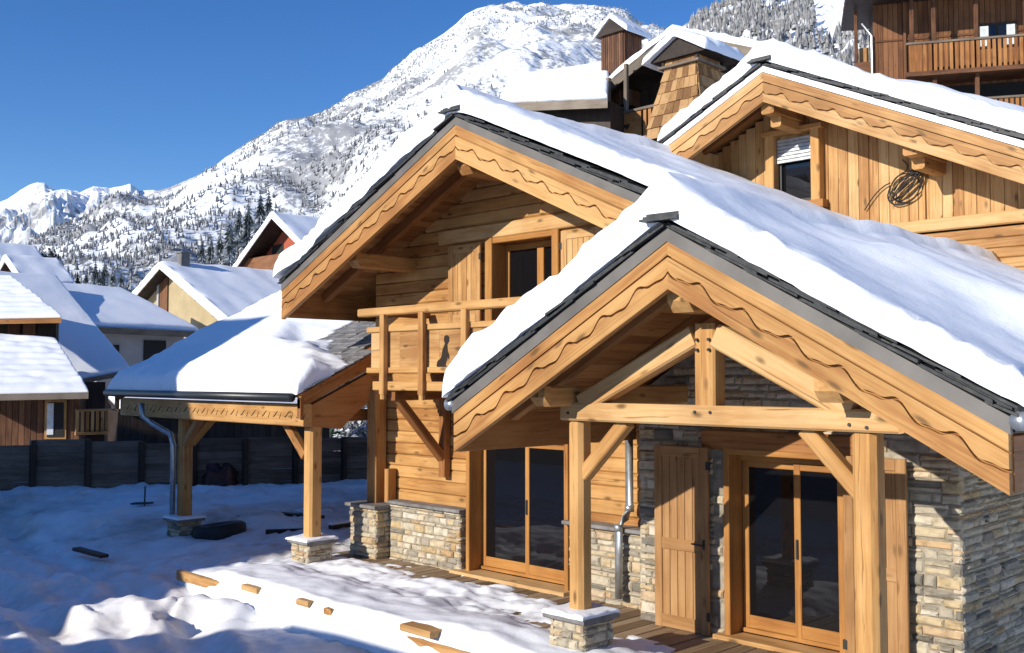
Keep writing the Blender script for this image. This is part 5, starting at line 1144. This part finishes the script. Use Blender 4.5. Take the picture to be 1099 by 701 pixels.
q = onZ(153, 541, .12); mb = MB(); mb.tube([q + np.array([.1, 0, -.2]), q + np.array([.12, 0, .42])], .02, 8); mb.beam(q + np.array([-.25, -.1, 0]), q + np.array([.2, .1, .03]), .22, .04); tag(obj('marker_stake', mb, M['iron'], loc=q), 'short black stake with flat plate standing in the shaded snow', 'stake')
# ================================================================== UNSEEN SHADE CASTERS, OUTLINES FITTED TO THEIR SHADOWS (outside the frame)
YN = -8.
def caster(pts, y, y2): return [(a + .17 * y, y, b - .40 * y) for a, b in pts]
NB = thing('village_house', 'neighbouring chalet outside the picture to the left, shading the yard', 'house', (-26, -12, -1))
apx, apz = -25.2 + .17 * YN, 10.4 - .4 * YN
mb = MB()
prof_ = [(-14.7, 1.2), (-16.4, 3.0), (-17.0, 3.9), (-20.1, 6.2), (-20.6, 7.6), (-21.2, 9.1), (-30, 9.1), (-36, 6.0)]
pts = [(a + .17 * YN, YN, b - .40 * YN) for a, b in prof_]
mb.prism(pts, (0, -7, 0), (0, 1, 0)) if False else None
roofv = [(p[0], p[1], p[2]) for p in pts]
body = [(pts[1][0] - .3, YN, -1), *[(p[0], YN, p[2] - .35) for p in pts[1:]], (pts[-1][0] + .3, YN, -1)]
mb.prism([(p[0], YN - .5, p[2]) for p in body], (0, -7, 0), (0, 0, 1)); obj('wall', mb, M['brown'], NB)
mb = MB()
for i in range(len(pts) - 1):
    q = [np.array(pts[i]), np.array(pts[i + 1]), np.array(pts[i + 1]) + np.array([0, -8, 0]), np.array(pts[i]) + np.array([0, -8, 0])]; mb.prism(q, (0, 0, -.34), (0, 1, 0))
obj('roof', mb, M['snow_far'], NB)
YG = -2.2
GR = thing('shade_block', 'low snow-roofed garage outside the picture, added to shade the foreground', 'shade_block', (-9, -4, -1))  # added block; its outline sets the edge of the foreground shade
prof_ = [(-15.4, 1.5), (-14.3, 1.95), (-13.9, 2.3), (-13.5, 2.68), (-13.1, 2.86), (-12., 2.93), (-8.5, 2.98), (-4.5, 2.98)]
pts = [(a + .17 * YG, YG, b - .40 * YG) for a, b in prof_]
mb = MB()
for i in range(len(pts) - 1):
    q = [np.array(pts[i]), np.array(pts[i + 1]), np.array(pts[i + 1]) + np.array([0, -4, 0]), np.array(pts[i]) + np.array([0, -4, 0])]; mb.prism(q, (0, 0, -.3), (0, 1, 0))
obj('roof', mb, M['snow_far'], GR)
mb = MB(); mb.prism([(pts[0][0] + .3, YG - .3, -1), (pts[-1][0] - .3, YG - .3, -1), *[(p[0], YG - .3, p[2] - .3) for p in pts[::-1]]], (0, -3.4, 0), (0, 0, 1)); obj('wall', mb, M['plaster_grey'], GR)
for o in bpy.data.objects:
    if '_local' in o: del o['_local']
